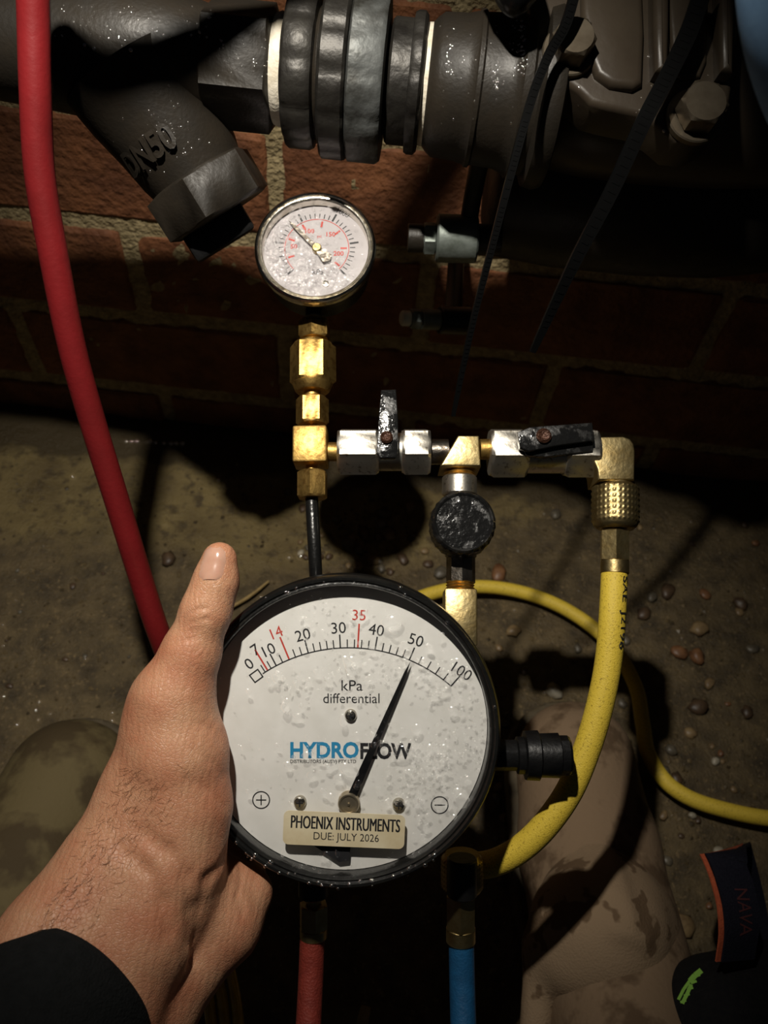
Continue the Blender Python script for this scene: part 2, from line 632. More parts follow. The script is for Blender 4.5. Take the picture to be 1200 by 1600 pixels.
mat('khaki_cloth', (0.27, 0.19, 0.118), (0.14, 0.09, 0.052), scale=34, rough=0.9, bump=0.5, bscale=700, lo=0.555, hi=0.585, spec=0.15, detail=3)
mat('khaki_wet', (0.15, 0.105, 0.075), (0.055, 0.034, 0.026), scale=14, rough=0.85, bump=0.4, bscale=500, lo=0.36, hi=0.42, spec=0.2)
mat('galvanised', (0.22, 0.25, 0.23), (0.13, 0.15, 0.13), scale=110, rough=0.5, metal=0.5, bump=0.2, bscale=300)
mat('white_plastic', (0.72, 0.70, 0.58), rough=0.4)
mat('navy_webbing', (0.008, 0.008, 0.016), (0.013, 0.013, 0.022), scale=600, rough=0.85, bump=0.6, bscale=1200, spec=0.2)
mat('orange_lining', (0.55, 0.11, 0.04), (0.42, 0.08, 0.03), scale=500, rough=0.85, bump=0.4, bscale=1200)
mat('maroon_thread', (0.075, 0.016, 0.016), rough=0.8)
mat('lime_print', (0.30, 0.62, 0.10), rough=0.6)
mat('pouch_black', (0.006, 0.006, 0.007), (0.010, 0.010, 0.010), scale=300, rough=0.8, bump=0.5, bscale=900, spec=0.2)
mat('tie_black', (0.004, 0.004, 0.004), rough=0.26, spec=0.4)
mat('grit', (0.16, 0.115, 0.055), (0.045, 0.032, 0.016), scale=130, rough=0.45, detail=2)
mat('hub_metal', (0.42, 0.36, 0.26), rough=0.4, metal=0.9)
mat('blue_cloth', (0.20, 0.36, 0.58), (0.16, 0.30, 0.50), scale=200, rough=0.8)
mat('straw', (0.40, 0.28, 0.11), (0.28, 0.19, 0.07), scale=200, rough=0.8)
glass_mat('cover_glass', refl=0.0, rough=0.04)
glass_mat('water', refl=0.5, rough=0.10, refr=0.10)
glass_mat('dial_water', refl=0.26, rough=0.07, refr=0.24)
glass_mat('fine_water', refl=0.09, rough=0.06, refr=0.30)
for nm, a, b in (('white', (0.60, 0.54, 0.42), (0.45, 0.39, 0.28)), ('tan', (0.36, 0.25, 0.12), (0.25, 0.16, 0.08)),
                 ('orange', (0.33, 0.16, 0.07), (0.20, 0.09, 0.04)), ('grey', (0.20, 0.17, 0.12), (0.12, 0.10, 0.07)),
                 ('brown', (0.14, 0.085, 0.045), (0.08, 0.05, 0.03))):
    mat('pebble_' + nm, tuple(x * 0.7 for x in a), tuple(x * 0.6 for x in b), scale=120, rough=0.45, bump=0.3, bscale=300)

# the wet ground: a concrete apron along the wall that breaks up into dirt and grit
gm = bpy.data.materials.new('wet_ground')
gm.use_nodes = True
nt = gm.node_tree
bs = nt.nodes['Principled BSDF']
geo = nt.nodes.new('ShaderNodeNewGeometry').outputs['Position']
def noise(scale, detail=5, rough=0.6):
    n = nt.nodes.new('ShaderNodeTexNoise')
    n.inputs['Scale'].default_value = scale
    n.inputs['Detail'].default_value = detail
    n.inputs['Roughness'].default_value = rough
    nt.links.new(geo, n.inputs['Vector'])
    return n.outputs['Fac']
def rng_(v, a, b, c=0.0, d=1.0):
    n = nt.nodes.new('ShaderNodeMapRange')
    for k, x in zip(('From Min', 'From Max', 'To Min', 'To Max'), (a, b, c, d)):
        n.inputs[k].default_value = x
    nt.links.new(v, n.inputs['Value'])
    return n.outputs['Result']
def mixc(f, a, b):
    n = nt.nodes.new('ShaderNodeMix')
    n.data_type = 'RGBA'
    for k, x in ((6, a), (7, b)):
        if isinstance(x, tuple):
            n.inputs[k].default_value = (*x, 1)
        else:
            nt.links.new(x, n.inputs[k])
    nt.links.new(f, n.inputs[0])
    return n.outputs[2]
def math_(op, a, b):
    n = nt.nodes.new('ShaderNodeMath')
    n.operation = op
    for k, x in enumerate((a, b)):
        if isinstance(x, (int, float)):
            n.inputs[k].default_value = x
        else:
            nt.links.new(x, n.inputs[k])
    return n.outputs[0]
sep = nt.nodes.new('ShaderNodeSeparateXYZ')
nt.links.new(geo, sep.inputs[0])
conc = mixc(rng_(noise(14), 0.35, 0.65), (0.235, 0.175, 0.068), (0.125, 0.088, 0.034))
conc = mixc(rng_(noise(90), 0.52, 0.66), conc, (0.085, 0.06, 0.026))
dirt = mixc(rng_(noise(45, 7), 0.38, 0.66), (0.140, 0.100, 0.046), (0.055, 0.039, 0.019))
dirt = mixc(rng_(noise(240, 3), 0.58, 0.70), dirt, (0.20, 0.14, 0.065))
edge = math_('ADD', math_('ADD', sep.outputs['Y'], 0.17), math_('MULTIPLY', math_('SUBTRACT', noise(9), 0.5), 0.16))
edge = math_('SUBTRACT', edge, math_('MULTIPLY', math_('MAXIMUM', sep.outputs['X'], 0.0), 0.7))
apron = mixc(rng_(edge, -0.012, 0.02), dirt, conc)
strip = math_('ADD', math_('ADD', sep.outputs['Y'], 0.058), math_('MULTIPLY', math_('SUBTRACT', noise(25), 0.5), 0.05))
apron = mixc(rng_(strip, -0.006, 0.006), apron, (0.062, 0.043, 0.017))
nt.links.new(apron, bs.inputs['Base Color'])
nt.links.new(rng_(noise(30), 0.35, 0.65, 0.35, 0.7), bs.inputs['Roughness'])
bp = nt.nodes.new('ShaderNodeBump')
bp.inputs['Strength'].default_value = 0.8
bp.inputs['Distance'].default_value = 0.004
nt.links.new(math_('ADD', noise(110, 8, 0.7), math_('MULTIPLY', noise(420, 2), 0.5)), bp.inputs['Height'])
nt.links.new(bp.outputs['Normal'], bs.inputs['Normal'])
MATS['wet_ground'] = gm

# ------------------------------------------------------------------ the setting: floor and brick wall
from mathutils import noise as mnoise
mb = MB()
nx, ny = 150, 110
def ground_z(x, y):
    return (mnoise.noise(Vector((x * 14, y * 14, 3))) * 0.004 + mnoise.noise(Vector((x * 45, y * 45, 8))) * 0.0022
            + mnoise.noise(Vector((x * 120, y * 120, 1))) * 0.0010 - 0.003)
for j in range(ny + 1):
    for i in range(nx + 1):
        x, y = -0.80 + 1.6 * i / nx, -1.05 + 1.07 * j / ny
        mb.v.append((x, y, ground_z(x, y)))
for j in range(ny):
    for i in range(nx):
        a = j * (nx + 1) + i
        mb.f.append((a, a + 1, a + nx + 2, a + nx + 1))
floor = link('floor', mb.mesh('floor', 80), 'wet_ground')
tag(floor, 'wet dirty concrete and gravelly earth at the foot of the wall', 'ground', kind='structure')

wmb = MB().box((0, 0.062, 0.33), (1.6, 0.10, 0.78))
wnx, wnz = 260, 120
o0 = len(wmb.v)
for j in range(wnz + 1):
    for i in range(wnx + 1):
        x, z = -0.80 + 1.6 * i / wnx, -0.06 + 0.78 * j / wnz
        y = 0.0034 - 0.0022 * mnoise.noise(Vector((x * 60, z * 60, 5))) - 0.0014 * mnoise.noise(Vector((x * 190, z * 190, 2)))
        wmb.v.append((x, y, z))
for j in range(wnz):
    for i in range(wnx):
        a = o0 + j * (wnx + 1) + i
        wmb.f.append((a, a + 1, a + wnx + 2, a + wnx + 1))
wall = link('wall_back', wmb.mesh('wall_back', 60), 'mortar')
tag(wall, 'old red brick wall with crumbly tan mortar joints', 'wall', kind='structure')
BH, BL, JT = 0.0845, 0.239, 0.013
Z0 = -0.0505                                 # bottom of the lowest course
PERP0 = 0.016                               # x of one upright joint in even courses
brick_meshes = []
for k in range(4):
    b = MB().box((0, 0, 0), (BL, 0.03, BH), 0.0035)
    r = random.Random(k)
    b.v = [(x + r.uniform(-.0012, .0012), y + r.uniform(-.0012, .0012), z + r.uniform(-.0012, .0012)) for x, y, z in b.v]
    brick_meshes.append(b.mesh('brick', 30))
    brick_meshes[-1].materials.append(MATS['brick'])
for c in range(8):
    off = PERP0 + (0.0 if c % 2 == 0 else 0.127)
    for i in range(-3, 4):
        x = off + JT / 2 + BL / 2 + i * (BL + JT)
        if abs(x) > 0.80:
            continue
        o = bpy.data.objects.new('brick', random.choice(brick_meshes))
        COL.objects.link(o)
        o.location = (x + random.uniform(-.001, .001), 0.0165 + random.uniform(-.0015, .001), Z0 + BH / 2 + c * (BH + JT))
        o.rotation_euler = (0, random.uniform(-.006, .006), 0)
        o.parent = wall

# ------------------------------------------------------------------ pipework: one run along the wall
AX = P(550, 122, 0.398)                       # a point on the pipe's axis; the axis is level, along the wall
def axis_x(px):
    lo, hi = -0.6, 0.6
    for _ in range(40):
        m = (lo + hi) / 2
        if project((m, AX.y, AX.z))[0] < px:
            lo = m
        else:
            hi = m
    return lo
PIPE_M = Matrix(((0, 0, 1, 0), (1, 0, 0, AX.y), (0, 1, 0, AX.z), (0, 0, 0, 1)))   # local z runs along world x
def rad(px_r):
    return px_r * 0.385 / F
def turned(prof, n=64, wob=None):
    """(pixel x, radius in pixels) profile turned about the pipe's axis, closed at both ends"""
    pr = [(rad(r), axis_x(x)) for x, r in prof]
    return MB().lathe([(0, pr[0][1])] + pr + [(0, pr[-1][1])], n, PIPE_M, wob)

ys = thing('y_strainer', 'dark bronze wet Y strainer with a slanting capped branch in front of the brick wall', 'pipe fitting',
           Vector((axis_x(230), AX.y, AX.z - 0.09)))
body = turned([(-160, 84), (-40, 84), (0, 88), (60, 92), (120, 98), (200, 104), (260, 98), (300, 90), (330, 82)], 64)
part('body', body, 'cast_bronze', ys, world=True)
hx = MB().hexa(rad(84) * 2, axis_x(326), axis_x(432), PIPE_M, rot=math.radians(20), ch=0.06)
part('hex_end', hx, 'cast_bronze', ys, world=True)
b0, b1 = P(205, 105, 0.400), P(331, 312, 0.424)
bd = (b1 - b0)
BM = frame_to(b0, b1, C2W(0, 0, 1) - CAM_LOC)
L = bd.length
u = 0.412 / F
br = MB().lathe([(0, 0), (112 * u, 0), (104 * u, L * 0.25), (92 * u, L * 0.5), (84 * u, L * 0.72), (79 * u, L * 0.80), (76 * u, L * 0.95), (0, L * 0.95)], 56, BM)
part('branch', br, 'cast_bronze', ys, world=True)
capo = part('branch_cap', MB().hexa(166 * u, L * 0.80, L * 1.13, BM, rot=math.radians(-16), ch=0.05), 'cast_bronze', ys, world=True)
part('plug', MB().box((-0.004, 0.006, L * 1.13 + 0.006), (0.026, 0.036, 0.016), 0.002, BM), 'black_plastic', ys, world=True)
# raised size mark on the branch, read across the barrel
lv, lf = textmesh('DN50', 0.033, 0.0125, 0.0, bold=0.02)
r0 = 91 * u
mk = MB()
for layer in (0.0003, 0.0014):
    vv = []
    for (x, y, z) in lv:
        a = -x / r0
        vv.append((math.cos(a + 0.55) * (r0 + layer), math.sin(a + 0.55) * (r0 + layer), L * 0.55 - y))
    mk.add(vv, lf, BM)
part('raised_lettering', mk, 'cast_bronze', ys, 0, world=True)
r_ = random.Random(4)
sp_ = [(132, 70, 3), (147, 76, 3.5), (195, 64, 3), (204, 78, 3.5), (190, 72, 2.5), (170, 60, 2.5), (215, 50, 2.5), (279, 163, 3), (255, 208, 3), (262, 222, 3), (245, 198, 3), (290, 240, 2.5), (300, 232, 2.5), (240, 250, 2.5), (396, 98, 3), (372, 92, 2.5), (350, 95, 2)]
sp_ += [(r_.uniform(85, 330), r_.uniform(5, 60), r_.uniform(1, 2.4)) for k in range(60)]
sp_ += [(r_.gauss(255, 30), r_.gauss(215, 28), r_.uniform(1, 2.6)) for k in range(50)]
sp_ += [(r_.uniform(335, 425), r_.uniform(60, 120), r_.uniform(1, 2)) for k in range(25)]
part('water_droplets', beads([body, hx, br], sp_), 'water', ys, 60, world=True, kind='stuff')

# threaded union: rings, lock nuts and thread tape
un = thing('pipe_union', 'ribbed grey metal union rings with white thread tape joining the strainer to the valve', 'pipe fitting',
           Vector((axis_x(550), AX.y, AX.z - 0.04)))
part('thread_tape', turned([(428, 72), (432, 80), (440, 83), (450, 80), (453, 72)]), 'thread_tape', un, world=True, label='white thread tape wound round the pipe')
def facet(nf, amt):
    return lambda a, z: 1 - amt * (abs(((a * nf / (2 * PI)) % 1) - 0.5) * 2) ** 3
part('lock_ring', turned([(450, 96), (453, 109), (458, 113), (490, 113), (497, 109), (499, 98)], 96, facet(10, 0.05)), 'ring_dark', un, world=True)
part('sleeve', turned([(496, 92), (500, 96), (503, 98), (506, 97), (510, 92)]), 'cast_bronze', un, world=True)
part('union_nut', turned([(506, 108), (508, 120), (512, 125), (544, 125), (548, 121), (549, 112)], 96, facet(12, 0.04)), 'ring_dark', un, world=True)
part('union_nut', turned([(549, 112), (550, 121), (553, 125), (596, 125), (602, 120), (604, 100)], 96, facet(12, 0.03)), 'ring_pewter', un, world=True)
part('sleeve', turned([(600, 76), (612, 78)]), 'black_plastic', un, world=True)
part('lock_ring', turned([(606, 78), (608, 88), (612, 92), (638, 92), (640, 92)], 96), 'ring_dark', un, world=True)
part('lock_ring', turned([(639, 92), (640, 101), (645, 104), (655, 104), (660, 98), (661, 88)], 96, facet(10, 0.04)), 'ring_dark', un, world=True)
part('thread_tape', turned([(655, 80), (658, 88), (668, 89), (673, 80)]), 'thread_tape', un, world=True, label='white thread tape wound round the pipe')

# ------------------------------------------------------------------ backflow valve on the right
vx = 0.20
va = thing('backflow_valve', 'large brown cast backflow valve with ribbed bolted cover and round neck', 'valve',
           Vector((axis_x(980), AX.y, AX.z - 0.12)))
neck_mb = turned([(664, 84), (674, 96), (684, 104), (720, 106), (735, 110), (738, 114), (744, 114), (747, 110), (785, 112), (800, 118),
                     (804, 124), (816, 124), (820, 118), (835, 118)], 72)
part('neck', neck_mb, 'cast_bronze', va, world=True)
part('flange', turned([(828, 118), (834, 134), (850, 138), (862, 134), (866, 120)], 72), 'cast_bronze', va, world=True)
def shifted(prof, dy, dz, n=64):
    pr = [(rad(r), axis_x(x)) for x, r in prof]
    M = Matrix.Translation((0, dy, dz)) @ PIPE_M
    return MB().lathe([(0, pr[0][1])] + pr + [(0, pr[-1][1])], n, M)
part('valve_body', shifted([(850, 96), (870, 118), (940, 128), (1040, 130), (1120, 128), (1240, 118), (1400, 100)], 0.030, -0.012), 'valve_paint', va, world=True)
part('shade_housing', shifted([(800, 90), (812, 130), (830, 150), (940, 160), (1100, 160), (1250, 150), (1400, 120)], 0.050, -0.075), 'cast_bronze', va, world=True)  # lower body added to keep the wall behind in shadow
CN = Vector((0, -math.cos(math.radians(60)), math.sin(math.radians(60))))
CQ = P(980, 110, 0.362)
def cov(px, py, h=0.0):
    return on_plane(px, py, CQ + CN * h, CN)
CB = frame_to(CQ, CQ + CN, Vector((1, 0, 0)))
CBI = CB.inverted()
def cov2(px, py):
    w = CBI @ cov(px, py)
    return (w.x, w.y)
outl = [(822, -60), (826, 0), (834, 50), (846, 88), (858, 112), (882, 126), (905, 142), (922, 160), (950, 168), (1000, 178), (1030, 196),
        (1056, 218), (1092, 222), (1122, 205), (1140, 170), (1150, 110), (1158, 0), (1162, -60)]
pts = [cov2(*p) for p in outl]
cov_mb = MB().prism(pts[::-1], -0.022, 0.0, CB, 0.003)
part('cover', cov_mb, 'valve_paint', va, world=True)
sp_ = [(r_.gauss(702, 3), r_.uniform(70, 118), r_.uniform(1, 2.4)) for k in range(22)] + [(r_.gauss(776, 3), r_.uniform(92, 140), r_.uniform(1, 2.6)) for k in range(22)]
sp_ += [(r_.gauss(814, 5), r_.uniform(30, 120), r_.uniform(1.4, 3)) for k in range(40)] + [(r_.uniform(680, 820), r_.uniform(40, 200), r_.uniform(1, 2.2)) for k in range(40)]
sp_ += [(960, 137, 3), (1013, 88, 3.5), (1116, 80, 3.5), (1037, 205, 3), (905, 137, 3), (868, 65, 3), (850, 110, 3), (882, 118, 3), (1000, 172, 2.5), (1110, 140, 3), (990, 12, 3)]
sp_ += [(r_.uniform(860, 1140), r_.uniform(5, 200), r_.uniform(0.8, 1.8)) for k in range(30)]
part('water_droplets', beads([neck_mb, cov_mb], sp_), 'water', va, 60, world=True, kind='stuff')
pan = [(906, -60), (906, 30), (916, 90), (928, 124), (950, 140), (985, 146), (1000, 138), (1003, 60), (998, -60)]
part('cover_panel', MB().prism([cov2(*p) for p in pan][::-1], -0.004, 0.0045, CB, 0.003), 'valve_paint', va, world=True)
pan = [(1040, -60), (1044, 40), (1050, 110), (1062, 128), (1092, 124), (1102, 100), (1106, -60)]
part('cover_panel', MB().prism([cov2(*p) for p in pan][::-1], -0.004, 0.0025, CB, 0.002), 'valve_paint', va, world=True)
for rx in ((1012, 1036), (1112, 1136)):
    q = [(rx[0], -60), (rx[0] + 1, 60), (rx[0] + 3, 128), (rx[1] - 2, 130), (rx[1], 60), (rx[1] + 1, -60)]
    part('rib', MB().prism([cov2(*p) for p in q][::-1], -0.004, 0.009, CB, 0.003), 'valve_paint', va, world=True)
for (bx, by, hh, rr) in ((888, 84, 0.013, 0.0098), (1085, 184, 0.013, 0.0105)):
    x, y = cov2(bx, by)
    M = CB @ Matrix.Translation((x, y, 0))
    part('bolt', MB().cyl(rr * 1.25, -0.001, 0.003, 32, 0.0006, M).hexa(rr * 1.75, 0.003, hh, M, rot=0.5, ch=0.10), 'bolt_steel', va, world=True, label='hexagonal steel bolt head')
x, y = cov2(765, 40)
cone_mb = MB().tube([P(783, -110, 0.335), P(800, -50, 0.338), P(812, 6, 0.342), P(818, 22, 0.343)], [0.013, 0.0125, 0.008, 0.002], 20, 6)
part('shadow_caster', cone_mb, 'tie_black', va, world=True)  # black cone added mostly above the view to cast a shadow on the neck

# small fitting and tap below the valve
tc = thing('test_tap', 'small grey galvanised test tap with square nut under the brown valve', 'tap', P(712, 400, 0.47))
TM = frame_to(P(655, 372, 0.47), P(750, 374, 0.47), C2W(0, 0, 1) - CAM_LOC)
s_ = 0.46 / F
part('tap_body', MB().cyl(37 * s_, 27 * s_, 92 * s_, 36, 3 * s_, TM), 'galvanised', tc, world=True)
part('nut', MB().hexa(44 * s_, 6 * s_, 27 * s_, TM, ch=0.1), 'galvanised', tc, world=True)
part('pipe_stub', MB().cyl(22 * s_, -18 * s_, 8 * s_, 24, 1 * s_, TM), 'cast_bronze', tc, world=True)
part('pipe_stub', MB().cyl(24 * s_, 90 * s_, 130 * s_, 24, 1 * s_, TM), 'cast_bronze', tc, world=True)
part('riser', MB().tube([P(728, 372, 0.47), P(740, 300, 0.455), P(752, 240, 0.43)], 14 * s_, 20, 4), 'cast_bronze', tc, world=True)
wc = thing('drain_plug', 'tiny drain plug with a white cap low on the dark wall', 'plug', P(650, 510, 0.55))
WM = frame_to(P(625, 497, 0.55), P(690, 500, 0.56), C2W(0, 0, 1) - CAM_LOC)
s_ = 0.55 / F
part('cap', MB().cyl(12 * s_, 2 * s_, 17 * s_, 20, 2 * s_, WM), 'white_plastic', wc, world=True, label='white plastic cap')
part('plug_body', MB().hexa(28 * s_, 17 * s_, 34 * s_, WM).cyl(16 * s_, 34 * s_, 66 * s_, 24, 1 * s_, WM), 'galvanised', wc, world=True)
part('back_nut', MB().cyl(22 * s_, 66 * s_, 120 * s_, 24, 2 * s_, WM), 'black_plastic', wc, world=True)
we = WM @ Vector((0, 0, 90 * s_))
part('wall_stub', MB().cyl(14 * s_, 0, 0.006 - we.y, 20, 0, frame_to(we, we + Vector((0, 1, 0)))), 'black_plastic', wc, world=True)

# cable ties hanging from the valve
def cable_tie(pts, w, label):
    C = [P(*p) for p in pts]
    r = thing('cable_tie', label, 'cable tie', C[-1], 'cable ties hanging from the valve')
    part('strap', MB().ribbon(C, w, 0.0014, C2W(1, 0.35, 0) - CAM_LOC, 8), 'tie_black', r, 60, world=True)
    # ratchet teeth across the strap
    Cs, Ws = spline(C, w, 8)
    t = MB()
    step = 0.0020
    acc = 0.0
    for i in range(len(Cs) - 1):
        d = (Cs[i + 1] - Cs[i])
        n = max(int(d.length / step), 1)
        for k in range(n):
            c = Cs[i] + d * (k / n)
            if c.z < C[-1].z + 0.012:
                continue
            tt = d.normalized()
            wd = (C2W(1, 0.35, 0) - CAM_LOC)
            wd = (wd - tt * wd.dot(tt)).normalized()
            nn = wd.cross(tt)
            if nn.dot(CAM_LOC - c) < 0:
                nn = -nn
            M = Matrix(((wd.x, tt.x, nn.x, c.x), (wd.y, tt.y, nn.y, c.y), (wd.z, tt.z, nn.z, c.z), (0, 0, 0, 1)))
            t.box((0, 0, 0.0007), (Ws[i] * 0.55, 0.0009, 0.0004), 0, M)
    part('ratchet_teeth', t, 'tie_black', r, 0, world=True, kind='stuff')
    return r
cable_tie([(905, -40, 0.336), (885, 35, 0.342), (858, 85, 0.346), (832, 150, 0.350), (800, 265, 0.357), (770, 380, 0.368), (742, 490, 0.382), (720, 590, 0.398), (708, 650, 0.408)],
          [0.0045, 0.0045, 0.0042, 0.004, 0.0036, 0.0033, 0.003, 0.0027, 0.002], 'narrow black cable tie hanging in front of the round valve neck')
cable_tie([(1105, -40, 0.345), (1078, 45, 0.346), (1040, 125, 0.345), (1003, 195, 0.344), (955, 300, 0.350), (900, 405, 0.36), (855, 500, 0.375), (832, 550, 0.384)],
          [0.0080, 0.0078, 0.0074, 0.007, 0.0066, 0.006, 0.0045, 0.003], 'wide ribbed black cable tie hanging in front of the bolted valve cover')

# ------------------------------------------------------------------ hoses that hang free
rp = [(52, 0, 0.325), (55, 130, 0.337), (62, 270, 0.352), (84, 400, 0.368), (112, 540, 0.388), (145, 660, 0.408),
      (185, 790, 0.43), (222, 910, 0.452), (252, 1000, 0.47), (300, 1120, 0.505), (380, 1230, 0.555), (470, 1290, 0.60)]
solo('garden_hose', MB().tube([C2W(-0.015, 0.30, -0.225), C2W(-0.055, 0.277, -0.20), C2W(-0.100, 0.253, -0.205), C2W(-0.126, 0.245, -0.255), P(46, -130, 0.31)] + [P(*p) for p in rp], 0.0066, 24, 8), 'red_rubber',  # arc above the view is added to throw a shadow band across the strainer
     'long smooth red rubber hose hanging past the Y strainer and behind the thumb', 'hose', P(*rp[-1]))
bp_ = [(1120, -700, 0.22), (1185, -350, 0.205), (1215, -120, 0.20), (1205, -20, 0.205), (1222, 90, 0.215), (1262, 190, 0.23), (1330, 260, 0.25), (1600, 330, 0.30), (2100, 260, 0.40), (2900, 120, 0.55)]
solo('blue_hose_loop', MB().tube([P(*p) for p in bp_], 0.0085, 20, 8), 'blue_cloth',
     'blurred pale blue hose close to the lens beside the valve', 'hose', P(*bp_[-1]))

# ------------------------------------------------------------------ local frame parallel to the phone
class Loc:
    """pixel helper for a thing whose local axes run parallel to the picture"""
    def __init__(self, px, py, d, tilt=0.0):
        self.d = d
        self.X, self.Y = (px - 600) / F * d, -(py - 800) / F * d
        T = Matrix.Translation((self.X, self.Y, -d)) @ Matrix.Rotation(math.radians(-tilt), 4, 'X')
        self.M = CAM_M @ T
        self.I = T.inverted()
        self.o = self.I @ Vector((0, 0, 0))
    def __call__(self, px, py, z=0.0):
        q = self.I @ Vector(((px - 600) / F, -(py - 800) / F, -1.0))
        v = q - self.o
        return self.o + v * ((z - self.o.z) / v.z)
    def at(self, px, py, dep):
        return self.I @ Vector(((px - 600) / F * dep, -(py - 800) / F * dep, -dep))
    def s(self, z=0.0):
        return (self.d - z) / F

# ------------------------------------------------------------------ the differential gauge in the hand
G = Loc(537, 1145, 0.355)
ga = thing('differential_gauge', 'large round black-rimmed differential gauge with white dial held in the hand', 'gauge', G.M)
prof = [(0, -0.050), (0.052, -0.050), (0.0585, -0.048), (0.0610, -0.044), (0.0610, -0.017), (0.0680, -0.016), (0.0698, -0.0145), (0.0702, -0.012),
        (0.0702, -0.004), (0.0697, -0.0015), (0.0688, -0.0003), (0.0676, -0.0004), (0.0668, -0.0014), (0.0660, -0.0012), (0.0652, -0.0022),
        (0.0650, -0.0040), (0.0650, -0.0098), (0, -0.0098)]
case = part('case', MB().lathe(prof, 128), 'black_rubber', ga)
ZD = -0.0092
dial = part('dial', MB().lathe([(0, ZD - 0.0004), (0.0648, ZD - 0.0004), (0.0648, ZD), (0, ZD)], 96), 'dial_white', ga)
ZG = -0.0032
part('cover_glass', MB().lathe([(0, ZG), (0.0651, ZG)], 96), 'cover_glass', ga, label='clear wet cover glass')

ZT = ZD + 0.00012
hub = G(545, 1255, ZD)
sd = G.s(ZD)
R0 = 243 * sd
blk, redm = MB(), MB()
def pol(a, r):
    a = math.radians(a)
    return hub.x + math.sin(a) * r, hub.y + math.cos(a) * r
def tick(m, a, r0, r1, w):
    a_ = math.radians(a)
    dx, dy = math.cos(a_) * w / 2, -math.sin(a_) * w / 2
    (x0, y0), (x1, y1) = pol(a, r0), pol(a, r1)
    m.add([(x0 - dx, y0 - dy, ZT), (x0 + dx, y0 + dy, ZT), (x1 + dx, y1 + dy, ZT), (x1 - dx, y1 - dy, ZT)], [(0, 1, 2, 3)])
# scale arc
n = 60
vv = []
for k in range(n + 1):
    a = -33.6 + (41.2 + 33.6) * k / n
    for r in (R0 - 0.9 * sd, R0 + 0.9 * sd):
        vv.append((*pol(a, r), ZT))
blk.add(vv, [(2 * k, 2 * k + 1, 2 * k + 3, 2 * k + 2) for k in range(n)])
def ang(v):
    K = [(0, -35.3), (7, -31.4), (10, -27.8), (14, -22.5), (20, -15.1), (30, -3.1), (40, 9.7), (50, 22.9), (100, 41.1)]
    for (a, b), (c, d) in zip(K, K[1:]):
        if a <= v <= c:
            return b + (d - b) * (v - a) / (c - a)
for v in [5, 8.2, 12] + [x for x in range(16, 50, 2) if x % 10] + [60, 70, 80, 90]:
    tick(blk, ang(v), R0, R0 + 13 * sd, 1.8 * sd)
for v in (10, 20, 30, 40, 50, 100):
    tick(blk, ang(v), R0, R0 + 21 * sd, 2.2 * sd)
for v in (7, 14, 35):
    rm1 = MB()
    tick(rm1, ang(v), R0 + 1 * sd, R0 + 38 * sd, 2.6 * sd)
    part('red_scale_mark', rm1, 'ink_red', dial, 0)
# small zero box at the start of the scale
for (a0, r0_, a1, r1_) in ((-37.8, -4, -34.2, -4), (-37.8, 10, -34.2, 10)):
    x0, y0 = pol(a0, R0 + r0_ * sd)
    x1, y1 = pol(a1, R0 + r1_ * sd)
    d = Vector((x1 - x0, y1 - y0)).normalized()
    nn = Vector((-d.y, d.x)) * sd
    blk.add([(x0 - nn.x, y0 - nn.y, ZT), (x1 - nn.x, y1 - nn.y, ZT), (x1 + nn.x, y1 + nn.y, ZT), (x0 + nn.x, y0 + nn.y, ZT)], [(0, 1, 2, 3)])
tick(blk, -37.8, R0 - 5 * sd, R0 + 11 * sd, 2 * sd)
tick(blk, -34.2, R0 - 5 * sd, R0 + 11 * sd, 2 * sd)
part('scale', blk, 'ink_black', dial, 0)

def letter(m, body, px, py, h=None, w=None, rot=0.0, bold=0.0, z=ZT, shear=0.0, loc=G):
    s = loc.s(z)
    vs_, fs = textmesh(body, w * s if w else None, h * s if h else None, 0.0, bold, shear)
    c = loc(px, py, z)
    m.add(vs_, fs, Matrix.Translation((c.x, c.y, z)) @ Matrix.Rotation(math.radians(-rot), 4, 'Z'))
nb, nr, lb, ld = MB(), MB(), MB(), MB()
for t, x, y, r in (('0', 389, 1037, -36), ('7', 399, 1015, -34), ('10', 420, 1015, -26), ('20', 473, 992, -15), ('30', 529, 981, -4), ('40', 588, 984, 9),
                   ('50', 650, 1000, 17), ('100', 722, 1049, 33)):
    n1 = MB()
    letter(n1, t, x, y, h=17.5, rot=r)
    part('numeral', n1, 'ink_black', dial, 0)
for t, x, y, r in (('14', 432, 988, -22), ('35', 561, 961, 2)):
    n1 = MB()
    letter(n1, t, x, y, h=16.5, rot=r)
    part('red_numeral', n1, 'ink_red', dial, 0)
letter(nb, 'kPa', 550, 1071, h=16.5, w=33)
letter(nb, 'differential', 549, 1091, h=15.5, w=88)
part('unit_lettering', nb, 'ink_black', dial, 0)
letter(lb, 'HYDRO', 507, 1172, h=26, w=107, bold=0.035)
part('blue_lettering', lb, 'ink_blue', dial, 0)
letter(ld, 'FLOW', 603, 1173.5, h=26, w=80, bold=0.035)
letter(ld, 'DISTRIBUTORS (AUST) PTY LTD', 505, 1190.5, h=7, w=103, bold=0.012)
for (x, y, minus) in ((408, 1250, False), (687, 1258, True)):
    c = G(x, y, ZT)
    ring = []
    for k in range(40):
        a = 2 * PI * k / 40
        for r in (12.2 * sd, 14 * sd):
            ring.append((c.x + math.cos(a) * r, c.y + math.sin(a) * r, ZT))
    ld.add(ring, [(2 * k, 2 * k + 1, (2 * k + 3) % 80, (2 * k + 2) % 80) for k in range(40)])
    for (w, h) in (((16, 1.8),) if minus else ((16, 1.8), (1.8, 16))):
        w, h = w * sd / 2, h * sd / 2
        ld.add([(c.x - w, c.y - h, ZT), (c.x + w, c.y - h, ZT), (c.x + w, c.y + h, ZT), (c.x - w, c.y + h, ZT)], [(0, 1, 2, 3)])
